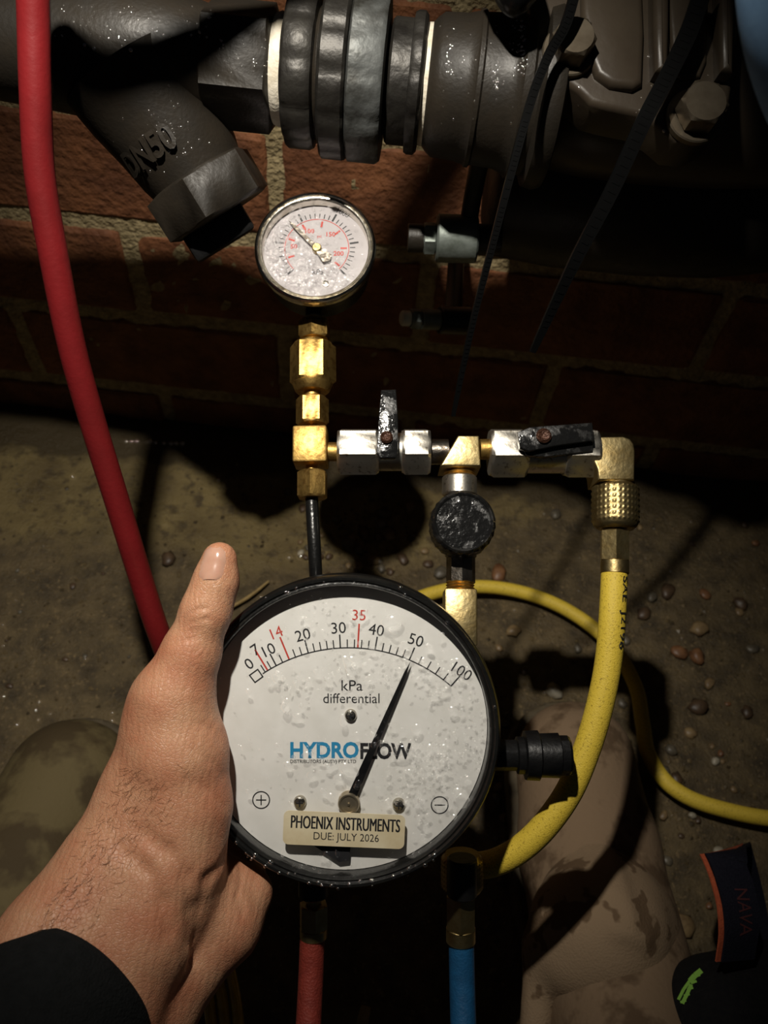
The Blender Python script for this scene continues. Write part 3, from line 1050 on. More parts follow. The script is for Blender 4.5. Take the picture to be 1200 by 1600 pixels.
part('black_lettering', ld, 'ink_black', dial, 0)

# dial screws
for (x, y, r) in ((548, 1117, 9.5), (469, 1252, 10), (623, 1256, 10)):
    c = G(x, y, ZD)
    M = Matrix.Translation((c.x, c.y, ZD))
    r *= sd
    sc = MB().lathe([(0, 0), (r, 0), (r, r * 0.35), (r * 0.85, r * 0.65), (r * 0.45, r * 0.8), (0, r * 0.85)], 24, M)
    o = part('dial_screw', sc, 'screw_steel', ga)
    sl = MB().box((0, 0, r * 0.84), (r * 1.1, r * 0.24, r * 0.12), 0, M).box((0, 0, r * 0.84), (r * 0.24, r * 1.1, r * 0.12), 0, M)
    part('cross_slot', sl, 'ink_black', o, 0)
# pointer
ZP = ZD + 0.0026
p0, p1, pt = G(545, 1255, ZP), G(641, 1034, ZP), G(528, 1310, ZP)
d = (p1 - p0).normalized()
nn = Vector((-d.y, d.x, 0))
sp = G.s(ZP)
pm = MB()
out2 = [p0 + d * -4 * sp + nn * 7 * sp, p0 + d * -4 * sp - nn * 7 * sp, p0 + d * 60 * sp - nn * 6 * sp, p1 - d * 18 * sp - nn * 2.2 * sp, p1,
        p1 - d * 18 * sp + nn * 2.2 * sp, p0 + d * 60 * sp + nn * 6 * sp]
pm.prism([(q.x, q.y) for q in out2], ZP, ZP + 0.0006)
ptr = part('pointer', pm, 'black_plastic', ga, 20)
M = Matrix.Translation((p0.x, p0.y, 0))
part('pointer_hub', MB().lathe([(0, ZD), (17 * sp, ZD), (17 * sp, ZP + 0.0008), (15.5 * sp, ZP + 0.0016), (13 * sp, ZP + 0.0016), (12.5 * sp, ZP + 0.0011), (2.2 * sp, ZP + 0.0011), (2 * sp, ZP + 0.0018), (0, ZP + 0.0018)], 36, M), 'hub_metal', ptr)
tl = [G(x, y, ZP) for x, y in ((536, 1262), (552, 1264), (546, 1344), (530, 1346), (505, 1330), (488, 1319), (520, 1312))]
part('counterweight', MB().prism([(q.x, q.y) for q in tl][::-1], ZP - 0.0004, ZP + 0.0006), 'ink_black', ptr, 20)

# calibration sticker on the cover glass
ZS = ZG + 0.0003
ssg = G.s(ZS)
sc_ = G(537.5, 1296.5, ZS)
SM = Matrix.Translation((sc_.x, sc_.y, 0)) @ Matrix.Rotation(math.radians(-2.4), 4, 'Z')
w, h, rr = 95 * ssg, 26.5 * ssg, 9 * ssg
pts = []
for (cx, cy, a0) in ((w - rr, h - rr, 0), (-w + rr, h - rr, 90), (-w + rr, -h + rr, 180), (w - rr, -h + rr, 270)):
    for k in range(7):
        a = math.radians(a0 + 15 * k)
        pts.append((cx + math.cos(a) * rr, cy + math.sin(a) * rr))
stk = part('calibration_sticker', MB().prism(pts, ZG + 0.00005, ZS, SM), 'sticker_cream', ga, 20, label='cream calibration sticker with black print')
st = MB()
for body, yy, hh, ww, bo in (('PHOENIX INSTRUMENTS', 9.5, 20, 170, 1), ('DUE: JULY 2026', -13, 15.5, 102, 0)):
    vs_, fs = textmesh(body, ww * ssg, hh * ssg, 0.0, 0.0)
    for dx in ((-0.55, 0.0, 0.55) if bo else (0.0,)):
        st.add(vs_, fs, SM @ Matrix.Translation(((2 if yy > 0 else 4) * ssg + dx * ssg, yy * ssg, ZS + 0.00006 + dx * 0.000004)))
part('sticker_print', st, 'ink_black', stk, 0)

def droplets(loc, z, centre, Rm, count, rmin, rmax, big, dens, seed):
    """beads of water of many sizes on a flat cover, one mesh"""
    r_ = random.Random(seed)
    m = MB()
    s = loc.s(z)
    spots = [(x, y, r) for x, y, r in big]
    tries = 0
    while len(spots) < count + len(big) and tries < 60000:
        tries += 1
        a, q = r_.uniform(0, 2 * PI), Rm * math.sqrt(r_.random())
        x, y = centre[0] + math.cos(a) * q, centre[1] + math.sin(a) * q
        if r_.random() > dens(x, y):
            continue
        if dens is dens_big and 432 < x < 645 and 1258 < y < 1332:
            continue
        spots.append((x, y, rmin + (rmax - rmin) * r_.random() ** 4))
    for (x, y, r) in spots:
        c = loc(x, y, z)
        r = r * s
        ph, st_, nseg = r_.uniform(0, 2 * PI), r_.uniform(1.0, 1.7), (14 if r > 4 * s else 8)
        h = r * r_.uniform(0.28, 0.5)
        w1, w2 = r_.uniform(0, .28), r_.uniform(0, 2 * PI)
        vs_ = [(c.x, c.y, z + h)]
        for (fr, fh) in ((0.5, 0.86), (0.85, 0.5), (1.0, 0.0)):
            for k in range(nseg):
                a = 2 * PI * k / nseg
                q = r * fr * (1 + w1 * math.sin(2 * a + w2) + w1 * .5 * math.sin(3 * a + ph))
                x_, y_ = q * math.cos(a) * st_, q * math.sin(a)
                vs_.append((c.x + x_ * math.cos(ph) - y_ * math.sin(ph), c.y + x_ * math.sin(ph) + y_ * math.cos(ph), z + h * fh))
        fs = [(0, 1 + k, 1 + (k + 1) % nseg) for k in range(nseg)]
        for q in range(2):
            b = 1 + q * nseg
            fs += [(b + k, b + nseg + k, b + nseg + (k + 1) % nseg, b + (k + 1) % nseg) for k in range(nseg)]
        m.add(vs_, fs)
    return m
def dens_big(x, y):
    v = mnoise.noise(Vector((x * 0.012, y * 0.012, 4))) * 0.5 + 0.45
    if x < 430:
        v *= 0.45
    if x > 600 and y > 1030:
        v *= 1.7
    return v * v
bigd = [(612, 970, 11), (545, 1042, 9), (553, 1030, 6), (651, 1138, 8), (536, 1126, 6), (722, 1252, 11), (715, 1238, 7), (545, 1203, 11), (530, 1215, 7), (487, 1210, 6),
        (600, 1163, 7), (628, 1172, 10), (446, 1103, 7), (420, 1062, 5), (430, 1060, 5), (443, 1060, 4), (637, 1020, 7), (626, 1012, 5), (708, 1108, 6), (510, 1335, 5), (560, 1225, 6)]
wd = part('water_droplets', droplets(G, ZG + 0.00002, (537, 1145), 222, 1300, 0.7, 4.5, bigd, dens_big, 5), 'dial_water', ga, 60, kind='stuff')
# beads on the rim
rm = MB()
r_ = random.Random(3)
for k in range(60):
    a = r_.uniform(-2.6, -0.9) if k < 44 else r_.uniform(0, 6.28)
    q = r_.uniform(0.0660, 0.0698)
    c = Vector((math.cos(a) * q, math.sin(a) * q, -0.0006))
    rr = r_.uniform(0.0003, 0.0011)
    rm.lathe([(rr, 0), (rr * 0.8, rr * 0.5), (0, rr * 0.7)], 10, Matrix.Translation(c))
part('rim_droplets', rm, 'water', case, 60, kind='stuff')

# side bleed knob
kx = G(775, 1180, -0.030)
KM = Matrix.Translation(kx) @ Matrix.Rotation(PI / 2, 4, 'Y')
sk = G.s(-0.030)
def k_(x):
    return (x - 775) * sk
bk = part('bleed_knob', MB().lathe([(0, -0.012), (24 * sk, -0.012), (24 * sk, k_(806)), (29 * sk, k_(808)), (29 * sk, k_(818)), (38 * sk, k_(820)), (39 * sk, k_(840)), (34 * sk, k_(843)), (35 * sk, k_(872)),
                                     (31 * sk, k_(874)), (31 * sk, k_(886)), (28 * sk, k_(890)), (0, k_(890))], 12, KM), 'black_plastic', ga, 30)
# ports under the case
for (x, z) in ((490, -0.036), (722, -0.042)):
    a_ = G(x, 1340, z)
    b_ = G(x, 1400, z)
    part('port', MB().cyl(0.0075, 0, (b_ - a_).length, 24, 0.0008, frame_to(a_, b_)), 'black_plastic', ga)

# ------------------------------------------------------------------ small pressure gauge
H = Loc(492, 383, 0.424, 12)
pg = thing('pressure_gauge', 'small round stainless steel pressure gauge with droplet-covered white dial', 'gauge', H.M)
s = H.s()
part('case', MB().lathe([(0, -0.030), (0.026, -0.030), (0.0285, -0.027), (0.0285, -0.006), (0.0300, -0.005)], 72), 'black_plastic', pg)
part('bezel', MB().lathe([(0.0285, -0.0075), (94 * s, -0.0075), (95.5 * s, -0.0055), (95.5 * s, -0.0022), (94 * s, -0.0006), (91.5 * s, 0.0), (89.5 * s, -0.0006), (88 * s, -0.0020),
                            (86 * s, -0.0022), (84.8 * s, -0.0012), (83.5 * s, -0.0018), (83 * s, -0.0035), (83 * s, -0.0090)], 128), 'stainless', pg)
ZD2 = -0.0078
dl = part('dial', MB().lathe([(0, ZD2 - 0.0003), (84 * s, ZD2 - 0.0003), (84 * s, ZD2), (0, ZD2)], 72), 'dial_lilac', pg)
part('cover_glass', MB().lathe([(0, -0.0030), (83.6 * s, -0.0030)], 72), 'cover_glass', pg, label='clear wet cover glass')
hb = H(495, 388, ZD2)
s2 = H.s(ZD2)
kb, kr = MB(), MB()
Z2 = ZD2 + 0.0001
def tick2(m, a, r0, r1, w):
    a_ = math.radians(a)
    u_, v_ = Vector((math.sin(a_), math.cos(a_))), Vector((math.cos(a_), -math.sin(a_)))
    q = [u_ * r0 * s2 - v_ * w * s2 / 2, u_ * r0 * s2 + v_ * w * s2 / 2, u_ * r1 * s2 + v_ * w * s2 / 2, u_ * r1 * s2 - v_ * w * s2 / 2]
    m.add([(hb.x + p.x, hb.y + p.y, Z2) for p in q], [(0, 1, 2, 3)])
for k in range(36):
    a = -135 + 270 * k / 35
    tick2(kb, a, 52, 60 if k % 7 else 66, 1.4 if k % 7 else 3)
for k in range(7):
    tick2(kr, -120 + 40 * k + 10, 37, 47, 3)
vv = []
for k in range(61):
    a = math.radians(-135 + 270 * k / 60)
    for r in (49.4, 50.6):
        vv.append((hb.x + math.sin(a) * r * s2, hb.y + math.cos(a) * r * s2, Z2))
kr.add(vv, [(2 * k, 2 * k + 1, 2 * k + 3, 2 * k + 2) for k in range(60)])
for t, x, y in (('50', 459, 385), ('100', 484, 361), ('150', 517, 366), ('200', 529, 396), ('psi', 499, 370)):
    letter(kr, t, x, y, h=8 if t != 'psi' else 6, z=Z2, loc=H, bold=0.02)
letter(kb, '1000', 536, 333, h=8, z=Z2, loc=H, rot=28)
letter(kb, 'kPa', 497, 425, h=9, z=Z2, loc=H)
part('black_scale', kb, 'ink_black', dl, 0)
part('red_scale', kr, 'ink_red', dl, 0)
ZP2 = ZD2 + 0.002
a0, a1 = H(495, 388, ZP2), H(451, 345, ZP2)
d = (a1 - a0).normalized()
nn = Vector((-d.y, d.x, 0))
s3 = H.s(ZP2)
out2 = [a0 - d * 24 * s3 + nn * 9 * s3, a0 - d * 30 * s3, a0 - d * 24 * s3 - nn * 9 * s3, a0 - nn * 4 * s3, a1 - d * 14 * s3 - nn * 2.4 * s3, a1, a1 - d * 14 * s3 + nn * 2.4 * s3, a0 + nn * 4 * s3]
pp = part('pointer', MB().prism([(q.x, q.y) for q in out2][::-1], ZP2, ZP2 + 0.0005), 'dark_nickel', pg, 20)
part('pointer_hub', MB().lathe([(0, ZD2), (7.5 * s3, ZD2), (7.5 * s3, ZP2 + 0.001), (6 * s3, ZP2 + 0.0016), (0, ZP2 + 0.0016)], 24, Matrix.Translation((a0.x, a0.y, 0))), 'brass_pale', pp)
c = H(509, 444, ZD2)
part('dial_screw', MB().lathe([(0, 0), (5.5 * s2, 0), (5 * s2, 3 * s2), (0, 4 * s2)], 16, Matrix.Translation((c.x, c.y, ZD2))), 'screw_steel', pg)
def dens_small(x, y):
    t = ((492 - x) + (y - 383)) / 110.0
    return min(max(0.38 + 0.75 * t, 0.05), 1)
part('water_droplets', droplets(H, -0.00298, (492, 383), 80, 1300, 0.8, 3.8, [(440, 418, 6), (470, 396, 5), (505, 372, 4), (466, 432, 5), (485, 405, 5)], dens_small, 9), 'fine_water', pg, 60, kind='stuff')
sk_ = MB().cyl(13 * s, 0, 34 * s, 20, 0.0005, frame_to(H(490, 466, -0.018), H(490, 520, -0.018)))
part('stem', sk_, 'black_plastic', pg)

# ------------------------------------------------------------------ brass test manifold
V = Loc(722, 715, 0.415, 12)
mf = thing('valve_manifold', 'brass and nickel test manifold with two ball valves and a round black knob', 'valve', V.M)
sv = V.s()
ZM = -0.012                                    # depth of the fittings' axis behind the frame plane
def vfit(x, y0, y1):
    """frame of an upright fitting: z runs down the picture from y0; +x of the frame faces the viewer"""
    a, b = V(x, y0, ZM), V(x, y1, ZM)
    return frame_to(a, b, Vector((0, 0, 1))), (b - a).length
def hfit(y, x0, x1, z=ZM):
    a, b = V(x0, y, z), V(x1, y, z)
    return frame_to(a, b, Vector((0, 0, 1))), (b - a).length
sm_ = V.s(ZM)
def vhex(name, x, y0, y1, w, rot, m='brass', n=6, extra=None):
    M, l = vfit(x, y0, y1)
    b = MB().hexa(w * sm_ * (1 if rot else math.cos(PI / n)), 0, l, M, rot=rot, n=n)
    if extra:
        extra(b, M, l)
    return part(name, b, m, mf, 25)
def neck(x, y0, y1, r, m='brass'):
    M, l = vfit(x, y0, y1)
    return part('neck', MB().cyl(r * sm_, -0.001, l + 0.001, 28, 0.0004, M), m, mf)
def threads(x, y0, y1, r, m='brass'):
    M, l = vfit(x, y0, y1)
    pr = [(0, 0)]
    k = max(int((y1 - y0) / 4.5), 2)
    for i in range(k):
        pr += [(r * sm_ * 0.88, l * i / k), (r * sm_, l * (i + 0.5) / k)]
    pr += [(r * sm_ * 0.88, l), (0, l)]
    return part('thread', MB().lathe(pr, 32, M), m, mf, 30)
vhex('hex_nut', 491, 502, 531, 46, PI / 6 + 0.10)
threads(490, 528, 543, 19)
vhex('coupling_nut', 489, 539, 601, 74, 0.0)
M, l = vfit(488, 598, 613)
part('collar', MB().cyl(32 * sm_, 0, l, 36, 0.001, M, r2=28 * sm_), 'brass', mf)
neck(488, 611, 624, 13)
vhex('hex_nut', 488, 622, 664, 52, 0.0)
neck(487, 662, 675, 8)
# tee block
M, l = vfit(486, 672, 728)
part('tee', MB().box((0, 0, l / 2), (53 * sm_, 53 * sm_, l), 0.0012, M), 'brass', mf, 25)
M2, l2 = hfit(706, 512, 530)
part('neck', MB().cyl(15 * sm_, 0, l2, 28, 0.0004, M2), 'brass', mf)
neck(487, 727, 740, 9)
vhex('hex_nut', 488, 737, 779, 43, PI / 6 + 0.06)
tp = [V(487, 776, ZM), V(488, 800, ZM), V(491, 850, ZM), V(494, 905, ZM - 0.004), V(498, 960, ZM - 0.018)]
part('black_tube', MB().tube(tp, 10.2 * sm_, 20, 6), 'black_rubber', mf)

# left ball valve, stem upright to the viewer
def ball_valve(name, x0, x1, y, xs, w):
    M, l = hfit(y, x0, x1)
    af = w * sm_
    b = MB()
    lx = (xs[0] - x0) * sm_
    rx = (xs[1] - x0) * sm_
    b.hexa(af, 0, lx, M, rot=-0.16, n=6).hexa(af, rx, l, M, rot=-0.16, n=6)
    b.cyl(af * 0.44, lx - 0.002, rx + 0.002, 32, 0, M)
    return part(name, b, 'nickel', mf, 25), M, l, af
bv, M, l, af = ball_valve('ball_valve', 528, 672, 706, (592, 628), 68)
lv = MB()
ly = V(606, 700, 0.004)
o_ = [V(x, y, 0.004) for x, y in ((595, 610), (619, 609), (622, 660), (622, 706), (618, 716), (594, 716), (588, 706), (591, 660))]
lv.prism([(p.x, p.y) for p in o_][::-1], 0.0015, 0.0050, None, 0.0006)
lever = part('lever', lv, 'wet_black', bv, 25)
part('stem', MB().cyl(13 * sv, -0.004, 0.002, 24, 0, Matrix.Translation(V(605, 690, 0))), 'dark_nickel', bv)
def capscrew(x, y, z, r, parent, loc=V):
    c = loc(x, y, z)
    r *= loc.s(z)
    return part('lever_screw', MB().lathe([(0, 0), (r, 0), (r, r * 0.4), (r * 0.7, r * 0.7), (r * 0.4, r * 0.55), (0, r * 0.5)], 20, Matrix.Translation(c)), 'rust_screw', parent)
capscrew(604, 684, 0.0050, 10, lever)
neck_m, l = hfit(706, 670, 700)
part('neck', MB().cyl(20 * sm_, 0, l, 28, 0, neck_m), 'dark_nickel', mf)
# slanting brass elbow block
pl = [V(x, y, 0) for x, y in ((688, 727), (716, 679), (749, 679), (752, 727))]
part('elbow_block', MB().prism([(p.x, p.y) for p in pl][::-1], -0.022, -0.0012, None, 0.0012), 'brass_pale', mf, 25)
M, l = hfit(702, 750, 764)
part('neck', MB().cyl(16 * sm_, 0, l, 24, 0, M), 'brass', mf)
threads(718, 727, 748, 25)
M, l = vfit(718, 745, 775)
part('collar', MB().cyl(27 * sm_, 0, l, 32, 0.0008, M), 'nickel', mf)
M, l = vfit(720, 770, 872)
part('needle_valve_body', MB().cyl(24 * sm_, 0, l, 32, 0.0008, M), 'dark_nickel', mf)
kc = V(722, 820, 0.0)
KP = [(0, -0.010), (46, -0.010), (51, -0.008), (51, 0.004), (49, 0.007), (45, 0.0085), (43, 0.0082), (41, 0.0074), (0, 0.0074)]
pr = []
for r, z in KP:
    pr.append((r * V.s(0.005), z))
part('round_knob', MB().lathe(pr, 96, Matrix.Translation(kc), lambda a, z: 1 - 0.028 * (0.5 + 0.5 * math.cos(a * 24)) if z < 0.007 else 1), 'wet_black', mf, 35, label='round black ridged knob beaded with water')
M, l = vfit(720, 866, 912)
part('collar', MB().cyl(22 * sm_, 0, l, 8, 0.0006, M), 'dark_nickel', mf, 25)
threads(719, 908, 926, 22)
M, l = vfit(718, 922, 1010)
part('port_block', MB().box((0, 0, l / 2), (48 * sm_, 48 * sm_, l), 0.001, M), 'brass_pale', mf, 25)
part('gauge_connector', MB().tube([V(718, 1000, ZM), V(712, 1030, ZM - 0.004), V.at(690, 1065, 0.398), V.at(670, 1080, 0.392)], 15 * sm_, 18, 5), 'black_rubber', mf)
# right ball valve with its lever closed along the body
bv, M, l, af = ball_valve('ball_valve', 764, 932, 708, (822, 880), 72)
o_ = [V(x, y, 0.006) for x, y in ((808, 676), (828, 668), (925, 661), (928, 689), (870, 697), (826, 706), (812, 700))]
lv = MB().prism([(p.x, p.y) for p in o_][::-1], 0.0030, 0.0072, None, 0.0006)
o_ = [V(x, y, 0.0) for x, y in ((812, 690), (926, 680), (924, 707), (850, 716), (820, 714))]
lv.prism([(p.x, p.y) for p in o_][::-1], -0.001, 0.0030, None, 0.0004)
lever = part('lever', lv, 'wet_black', bv, 25)
part('stem', MB().cyl(13 * sv, -0.006, 0.001, 24, 0, Matrix.Translation(V(849, 690, 0))), 'dark_nickel', bv)
capscrew(849, 682, 0.0072, 12, lever)
# end elbow
el = [(926, 681), (975, 680), (986, 684), (992, 692), (994, 704), (993, 749), (936, 749), (934, 732), (928, 718)]
part('end_elbow', MB().prism([(V(x, y, 0).x, V(x, y, 0).y) for x, y in el][::-1], -0.023, -0.0012, None, 0.0014), 'brass_pale', mf, 25)

# ------------------------------------------------------------------ service hoses with their brass ends
def knurl(loc, x, y0, y1, r, z):
    a, b = loc(x, y0, z), loc(x, y1, z)
    M = frame_to(a, b, Vector((0, 0, 1)))
    l = (b - a).length
    s = loc.s(z)
    m = MB()
    n, k = 120, 30
    pr = []
    for i in range(k + 1):
        t = i / k
        base = r * s
        if t < 0.1:
            base *= 0.86 + 0.14 * (t / 0.1) * 0.4
        elif t > 0.86:
            q = (t - 0.86) / 0.14
            base *= 1 - 0.22 * q * q
        pr.append((base, l * t))
    def wob(a_, z_):
        t = z_ / l
        if t < 0.12 or t > 0.84:
            return 1.0
        return 1 + 0.045 * max(0, math.sin(a_ * 15 + t * 26) * math.sin(a_ * 15 - t * 26)) + 0.02 * (abs(math.sin(a_ * 15 + t * 26)) + abs(math.sin(a_ * 15 - t * 26)))
    m.lathe([(0, 0)] + pr + [(0, l)], n, M, wob)
    return m
def ferrule(loc, x, y0, y1, w, z, rot):
    a, b = loc(x, y0, z), loc(x, y1, z)
    M = frame_to(a, b, Vector((0, 0, 1)))
    l = (b - a).length
    s = loc.s(z)
    m = MB()
    m.cyl(w * 0.30 * s, -0.003, 0.002, 20, 0, M)
    m.hexa(w * s * 0.98, 0, l * 0.70, M, rot=rot, ch=0.06)
    m.cyl(w * 0.52 * s, l * 0.66, l, 32, 0.0008, M)
    return m
yh = thing('yellow_test_hose', 'thick bright yellow test hose curving down from the brass elbow behind the gauge', 'hose', V.M)
part('neck', MB().cyl(15 * sm_, 0, 12 * sm_, 24, 0, vfit(961, 747, 760)[0]), 'brass_pale', yh)
part('knurled_nut', knurl(V, 961.5, 755, 827, 34, ZM), 'brass_pale', yh, 60)
part('ferrule', ferrule(V, 960.5, 830, 898, 41, ZM, PI / 6 + 0.17), 'brass_pale', yh, 25)
hp = [(957, 960, 0.408), (951, 1030, 0.405), (939, 1095, 0.403), (919, 1165, 0.402), (890, 1235, 0.402), (850, 1292, 0.404), (808, 1330, 0.409), (765, 1350, 0.416), (722, 1352, 0.424)]
hpts = [V(960, 894, ZM)] + [V.at(*p) for p in hp]
part('hose', MB().tube(hpts, 19.8 * sm_, 28, 8), 'yellow_hose_cover', yh, 60)
# printed standard number down the right side of the hose
Cs, _ = spline(hpts, [1] * len(hpts), 8)
vs_, fs = textmesh('SAE  J2196', 108 * sm_, 13.5 * sm_, 0.0, 0.012)
r_h = 19.8 * sm_
pm = MB()
vv = []
y_top, y_bot = V(0, 905, ZM).y, V(0, 1000, ZM).y
for (x, y, z) in vs_:
    yy = (V(0, 958, ZM).y) - x                    # text runs down the hose
    c = min(Cs, key=lambda q: abs(q.y - yy))
    a = math.radians(57) - y / r_h                # round towards the right flank
    vv.append((c.x + math.cos(a) * (r_h + 0.0004), yy, c.z + math.sin(a) * (r_h + 0.0004)))
pm.add(vv, fs)
part('hose_print', pm, 'ink_black', yh, 0, label='black standard number printed along the hose')

V0 = Loc(722, 715, 0.415)
rh = thing('red_test_hose', 'short dark red test hose with a brass ferrule hanging under the gauge', 'hose', V0.M)
part('ferrule', ferrule(V0, 490, 1412, 1466, 41, 0.012, 0.3), 'brass_pale', rh, 25)
part('hose', MB().tube([V0(488, 1462, 0.012), V0(486, 1520, 0.014), V0(482, 1600, 0.020), V0(476, 1700, 0.03)], [19.5 * V.s(0.012)] * 4, 24, 6), 'red_hose_cover', rh, 60)
bh = thing('blue_test_hose', 'blue test hose with brass ferrule and knurled nut hanging under the gauge', 'hose', V0.M)
part('knurled_nut', knurl(V0, 722, 1334, 1394, 31, 0.010), 'brass_pale', bh, 60)
part('ferrule', ferrule(V0, 720, 1397, 1473, 44, 0.012, PI / 6 + 0.1), 'brass_pale', bh, 25)
part('hose', MB().tube([V0(721, 1468, 0.012), V0(722, 1530, 0.014), V0(724, 1600, 0.02), V0(728, 1700, 0.03)], [20 * V.s(0.012)] * 4, 24, 6), 'blue_hose_cover', bh, 60)

# yellow hose lying in a loop on the ground
def gl(px, py, h=0.012):
    return on_floor(px, py, h)
lp = [gl(560, 990), gl(640, 940), gl(720, 918), gl(800, 922), gl(880, 950), gl(950, 1002), gl(992, 1070), gl(1000, 1120), gl(990, 1180), gl(960, 1250, 0.04), gl(900, 1330, 0.02), gl(800, 1400), gl(700, 1420)]
lp = [gl(560, 990), gl(640, 940), gl(720, 918), gl(800, 922), gl(880, 950), gl(950, 1002), gl(992, 1070), gl(1004, 1130), gl(1014, 1180), gl(1050, 1230), gl(1120, 1262), gl(1240, 1280), gl(1380, 1250), gl(1500, 1150), gl(1540, 1000)]
solo('yellow_ground_hose', MB().tube(lp, 0.0062, 20, 8), 'yellow_hose_cover', 'yellow hose looping across the gravel behind the brass valves', 'hose', lp[6] - Vector((0, 0, 0.012)))
# coiled hose strands at the foot of the picture
for i, (x, m_) in enumerate(((322, 'yellow_gloss'), (343, 'yellow_gloss'), (364, 'yellow_gloss'))):
    q = [P(x - 22 + 3 * i, 1440, 0.52), P(x - 8, 1500, 0.50), P(x + 4, 1560, 0.485), P(x + 12, 1640, 0.47), P(x + 16, 1720, 0.46)]
    solo('coiled_yellow_hose', MB().tube(q, 0.0035, 16, 6), m_, ['thin glossy yellow hose strand beside the wrist, outermost of three', 'thin glossy yellow hose strand between two others below the wrist',
         'thin glossy yellow hose strand of three, next to the red test hose'][i], 'hose', q[-1], 'coiled yellow hose strands')

# ------------------------------------------------------------------ the person: hand and wrist
def hand_nodes():
    S = []
    # thumb, tip to wrist, seen from its back
    th = [(343, 874, 0.346, 27), (337, 910, 0.346, 32), (322, 955, 0.345, 36), (298, 1022, 0.346, 43), (272, 1090, 0.347, 60), (278, 1175, 0.347, 74), (284, 1260, 0.346, 74), (266, 1345, 0.343, 76)]
    for a, b in zip(th, th[1:]):
        S.append((*seg(a, b), 0.006))
    # back of the hand and wrist
    S.append((*seg((258, 1110, 0.355, 52), (222, 1250, 0.350, 62)), 0.010))
    S.append((*seg((222, 1250, 0.350, 62), (170, 1370, 0.340, 78)), 0.012))
    S.append((*seg((262, 1345, 0.343, 76), (215, 1450, 0.336, 88)), 0.012))
    S.append((*seg((170, 1370, 0.340, 78), (95, 1480, 0.326, 92)), 0.012))
    S.append((*seg((215, 1450, 0.336, 84), (140, 1590, 0.322, 100)), 0.012))
    S.append((*seg((95, 1480, 0.326, 92), (20, 1600, 0.308, 110)), 0.012))
    S.append((*seg((140, 1590, 0.322, 100), (60, 1720, 0.302, 120)), 0.012))
    # heel of the hand on the little-finger side
    S.append((*seg((384, 1396, 0.368, 42), (345, 1440, 0.360, 62)), 0.005))
    S.append((*seg((345, 1440, 0.360, 62), (305, 1490, 0.352, 56)), 0.006))
    S.append((*seg((340, 1385, 0.364, 46), (330, 1430, 0.358, 56)), 0.006))
    S.append((*seg((305, 1485, 0.354, 56), (255, 1560, 0.346, 62)), 0.006))
    S.append((*seg((300, 1400, 0.350, 50), (345, 1410, 0.366, 46)), 0.008))
    S.append((*seg((262, 1530, 0.346, 60), (190, 1640, 0.335, 88)), 0.008))
    # palm wrapping round behind the case
    S.append((*seg((255, 1130, 0.350, 48), (262, 1140, 0.404, 42)), 0.010))
    S.append((*seg((255, 1240, 0.350, 55), (268, 1240, 0.414, 44)), 0.010))
    S.append((*seg((285, 1340, 0.355, 55), (310, 1320, 0.414, 46)), 0.010))
    S.append((*seg((345, 1400, 0.372, 46), (366, 1372, 0.414, 42)), 0.010))
    S.append((*seg((262, 1140, 0.404, 42), (366, 1372, 0.414, 42)), 0.010))
    # four fingers laid across the back of the case
    for ch in ([(262, 1140, 0.408, 34), (352, 1068, 0.4165, 29), (440, 1030, 0.4165, 26), (492, 1020, 0.4155, 22)],
               [(280, 1200, 0.412, 35), (400, 1142, 0.4175, 30), (500, 1112, 0.4170, 27), (560, 1100, 0.4155, 22)],
               [(300, 1270, 0.412, 34), (420, 1222, 0.4175, 29), (515, 1198, 0.4165, 26), (570, 1186, 0.4155, 21)],
               [(340, 1340, 0.413, 30), (432, 1300, 0.4165, 25), (500, 1278, 0.4155, 22), (542, 1266, 0.4150, 18)]):
        for a, b in zip(ch, ch[1:]):
            S.append((*seg(a, b), 0.0025))
    return S
HN = hand_nodes()
# creases: shallow grooves cut into the skin
CR = []
def crease(pts, r, dep):
    CR.append(([cc(*p) for p in pts], r, dep))
def hand_base(p):
    d = None
    for a, b, ra, rb, k in HN:
        d = smin(d, cap_(p, a, b, ra, rb), k)
    # the rim of the gauge presses into the flesh
    xy = np.hypot(p[:, 0] - G.X, p[:, 1] - G.Y)
    zl = p[:, 2] + G.d
    rim = np.maximum(xy - 0.0704, np.maximum(zl - 0.0002, -0.0162 - zl))
    can = np.maximum(xy - 0.0612, np.maximum(zl, -0.0503 - zl))
    return smax(d, -np.minimum(rim, can), 0.0015)
def hand(p):
    d = hand_base(p)
    for pts, r, dep in CR:
        for a, b in zip(pts, pts[1:]):
            q = cap_(p, a, b, 0, 0)
            d = d + dep * np.exp(-(q / r) ** 2)
    return d
def cr(pxs, r=0.0012, dep=0.0007):
    pts = []
    for (x, y) in pxs:
        dd = march(hand_base, x, y)
        if dd:
            pts.append((x, y, dd))
    if len(pts) > 1:
        crease(pts, r, dep)
cr([(286, 968), (300, 956), (322, 950)], 0.0010, 0.0009)
cr([(282, 980), (300, 972), (326, 966)], 0.0010, 0.0009)
cr([(278, 992), (300, 986), (318, 980)], 0.0010, 0.0005)
cr([(270, 1004), (290, 1000), (308, 996)], 0.0010, 0.0005)
cr([(222, 1300), (262, 1330), (290, 1372), (300, 1420), (296, 1470)], 0.0030, 0.0013)
cr([(190, 1325), (230, 1360), (255, 1410), (262, 1460)], 0.0028, 0.0010)
cr([(352, 1340), (325, 1375), (312, 1420), (306, 1470), (300, 1500)], 0.0032, 0.0016)
cr([(376, 1352), (372, 1400), (380, 1432)], 0.0014, 0.0007)
cr([(300, 1170), (330, 1190), (350, 1215)], 0.0014, 0.0004)
cr([(290, 1215), (325, 1235), (352, 1262)], 0.0014, 0.0004)
cr([(310, 1130), (330, 1140), (345, 1160)], 0.0014, 0.0005)
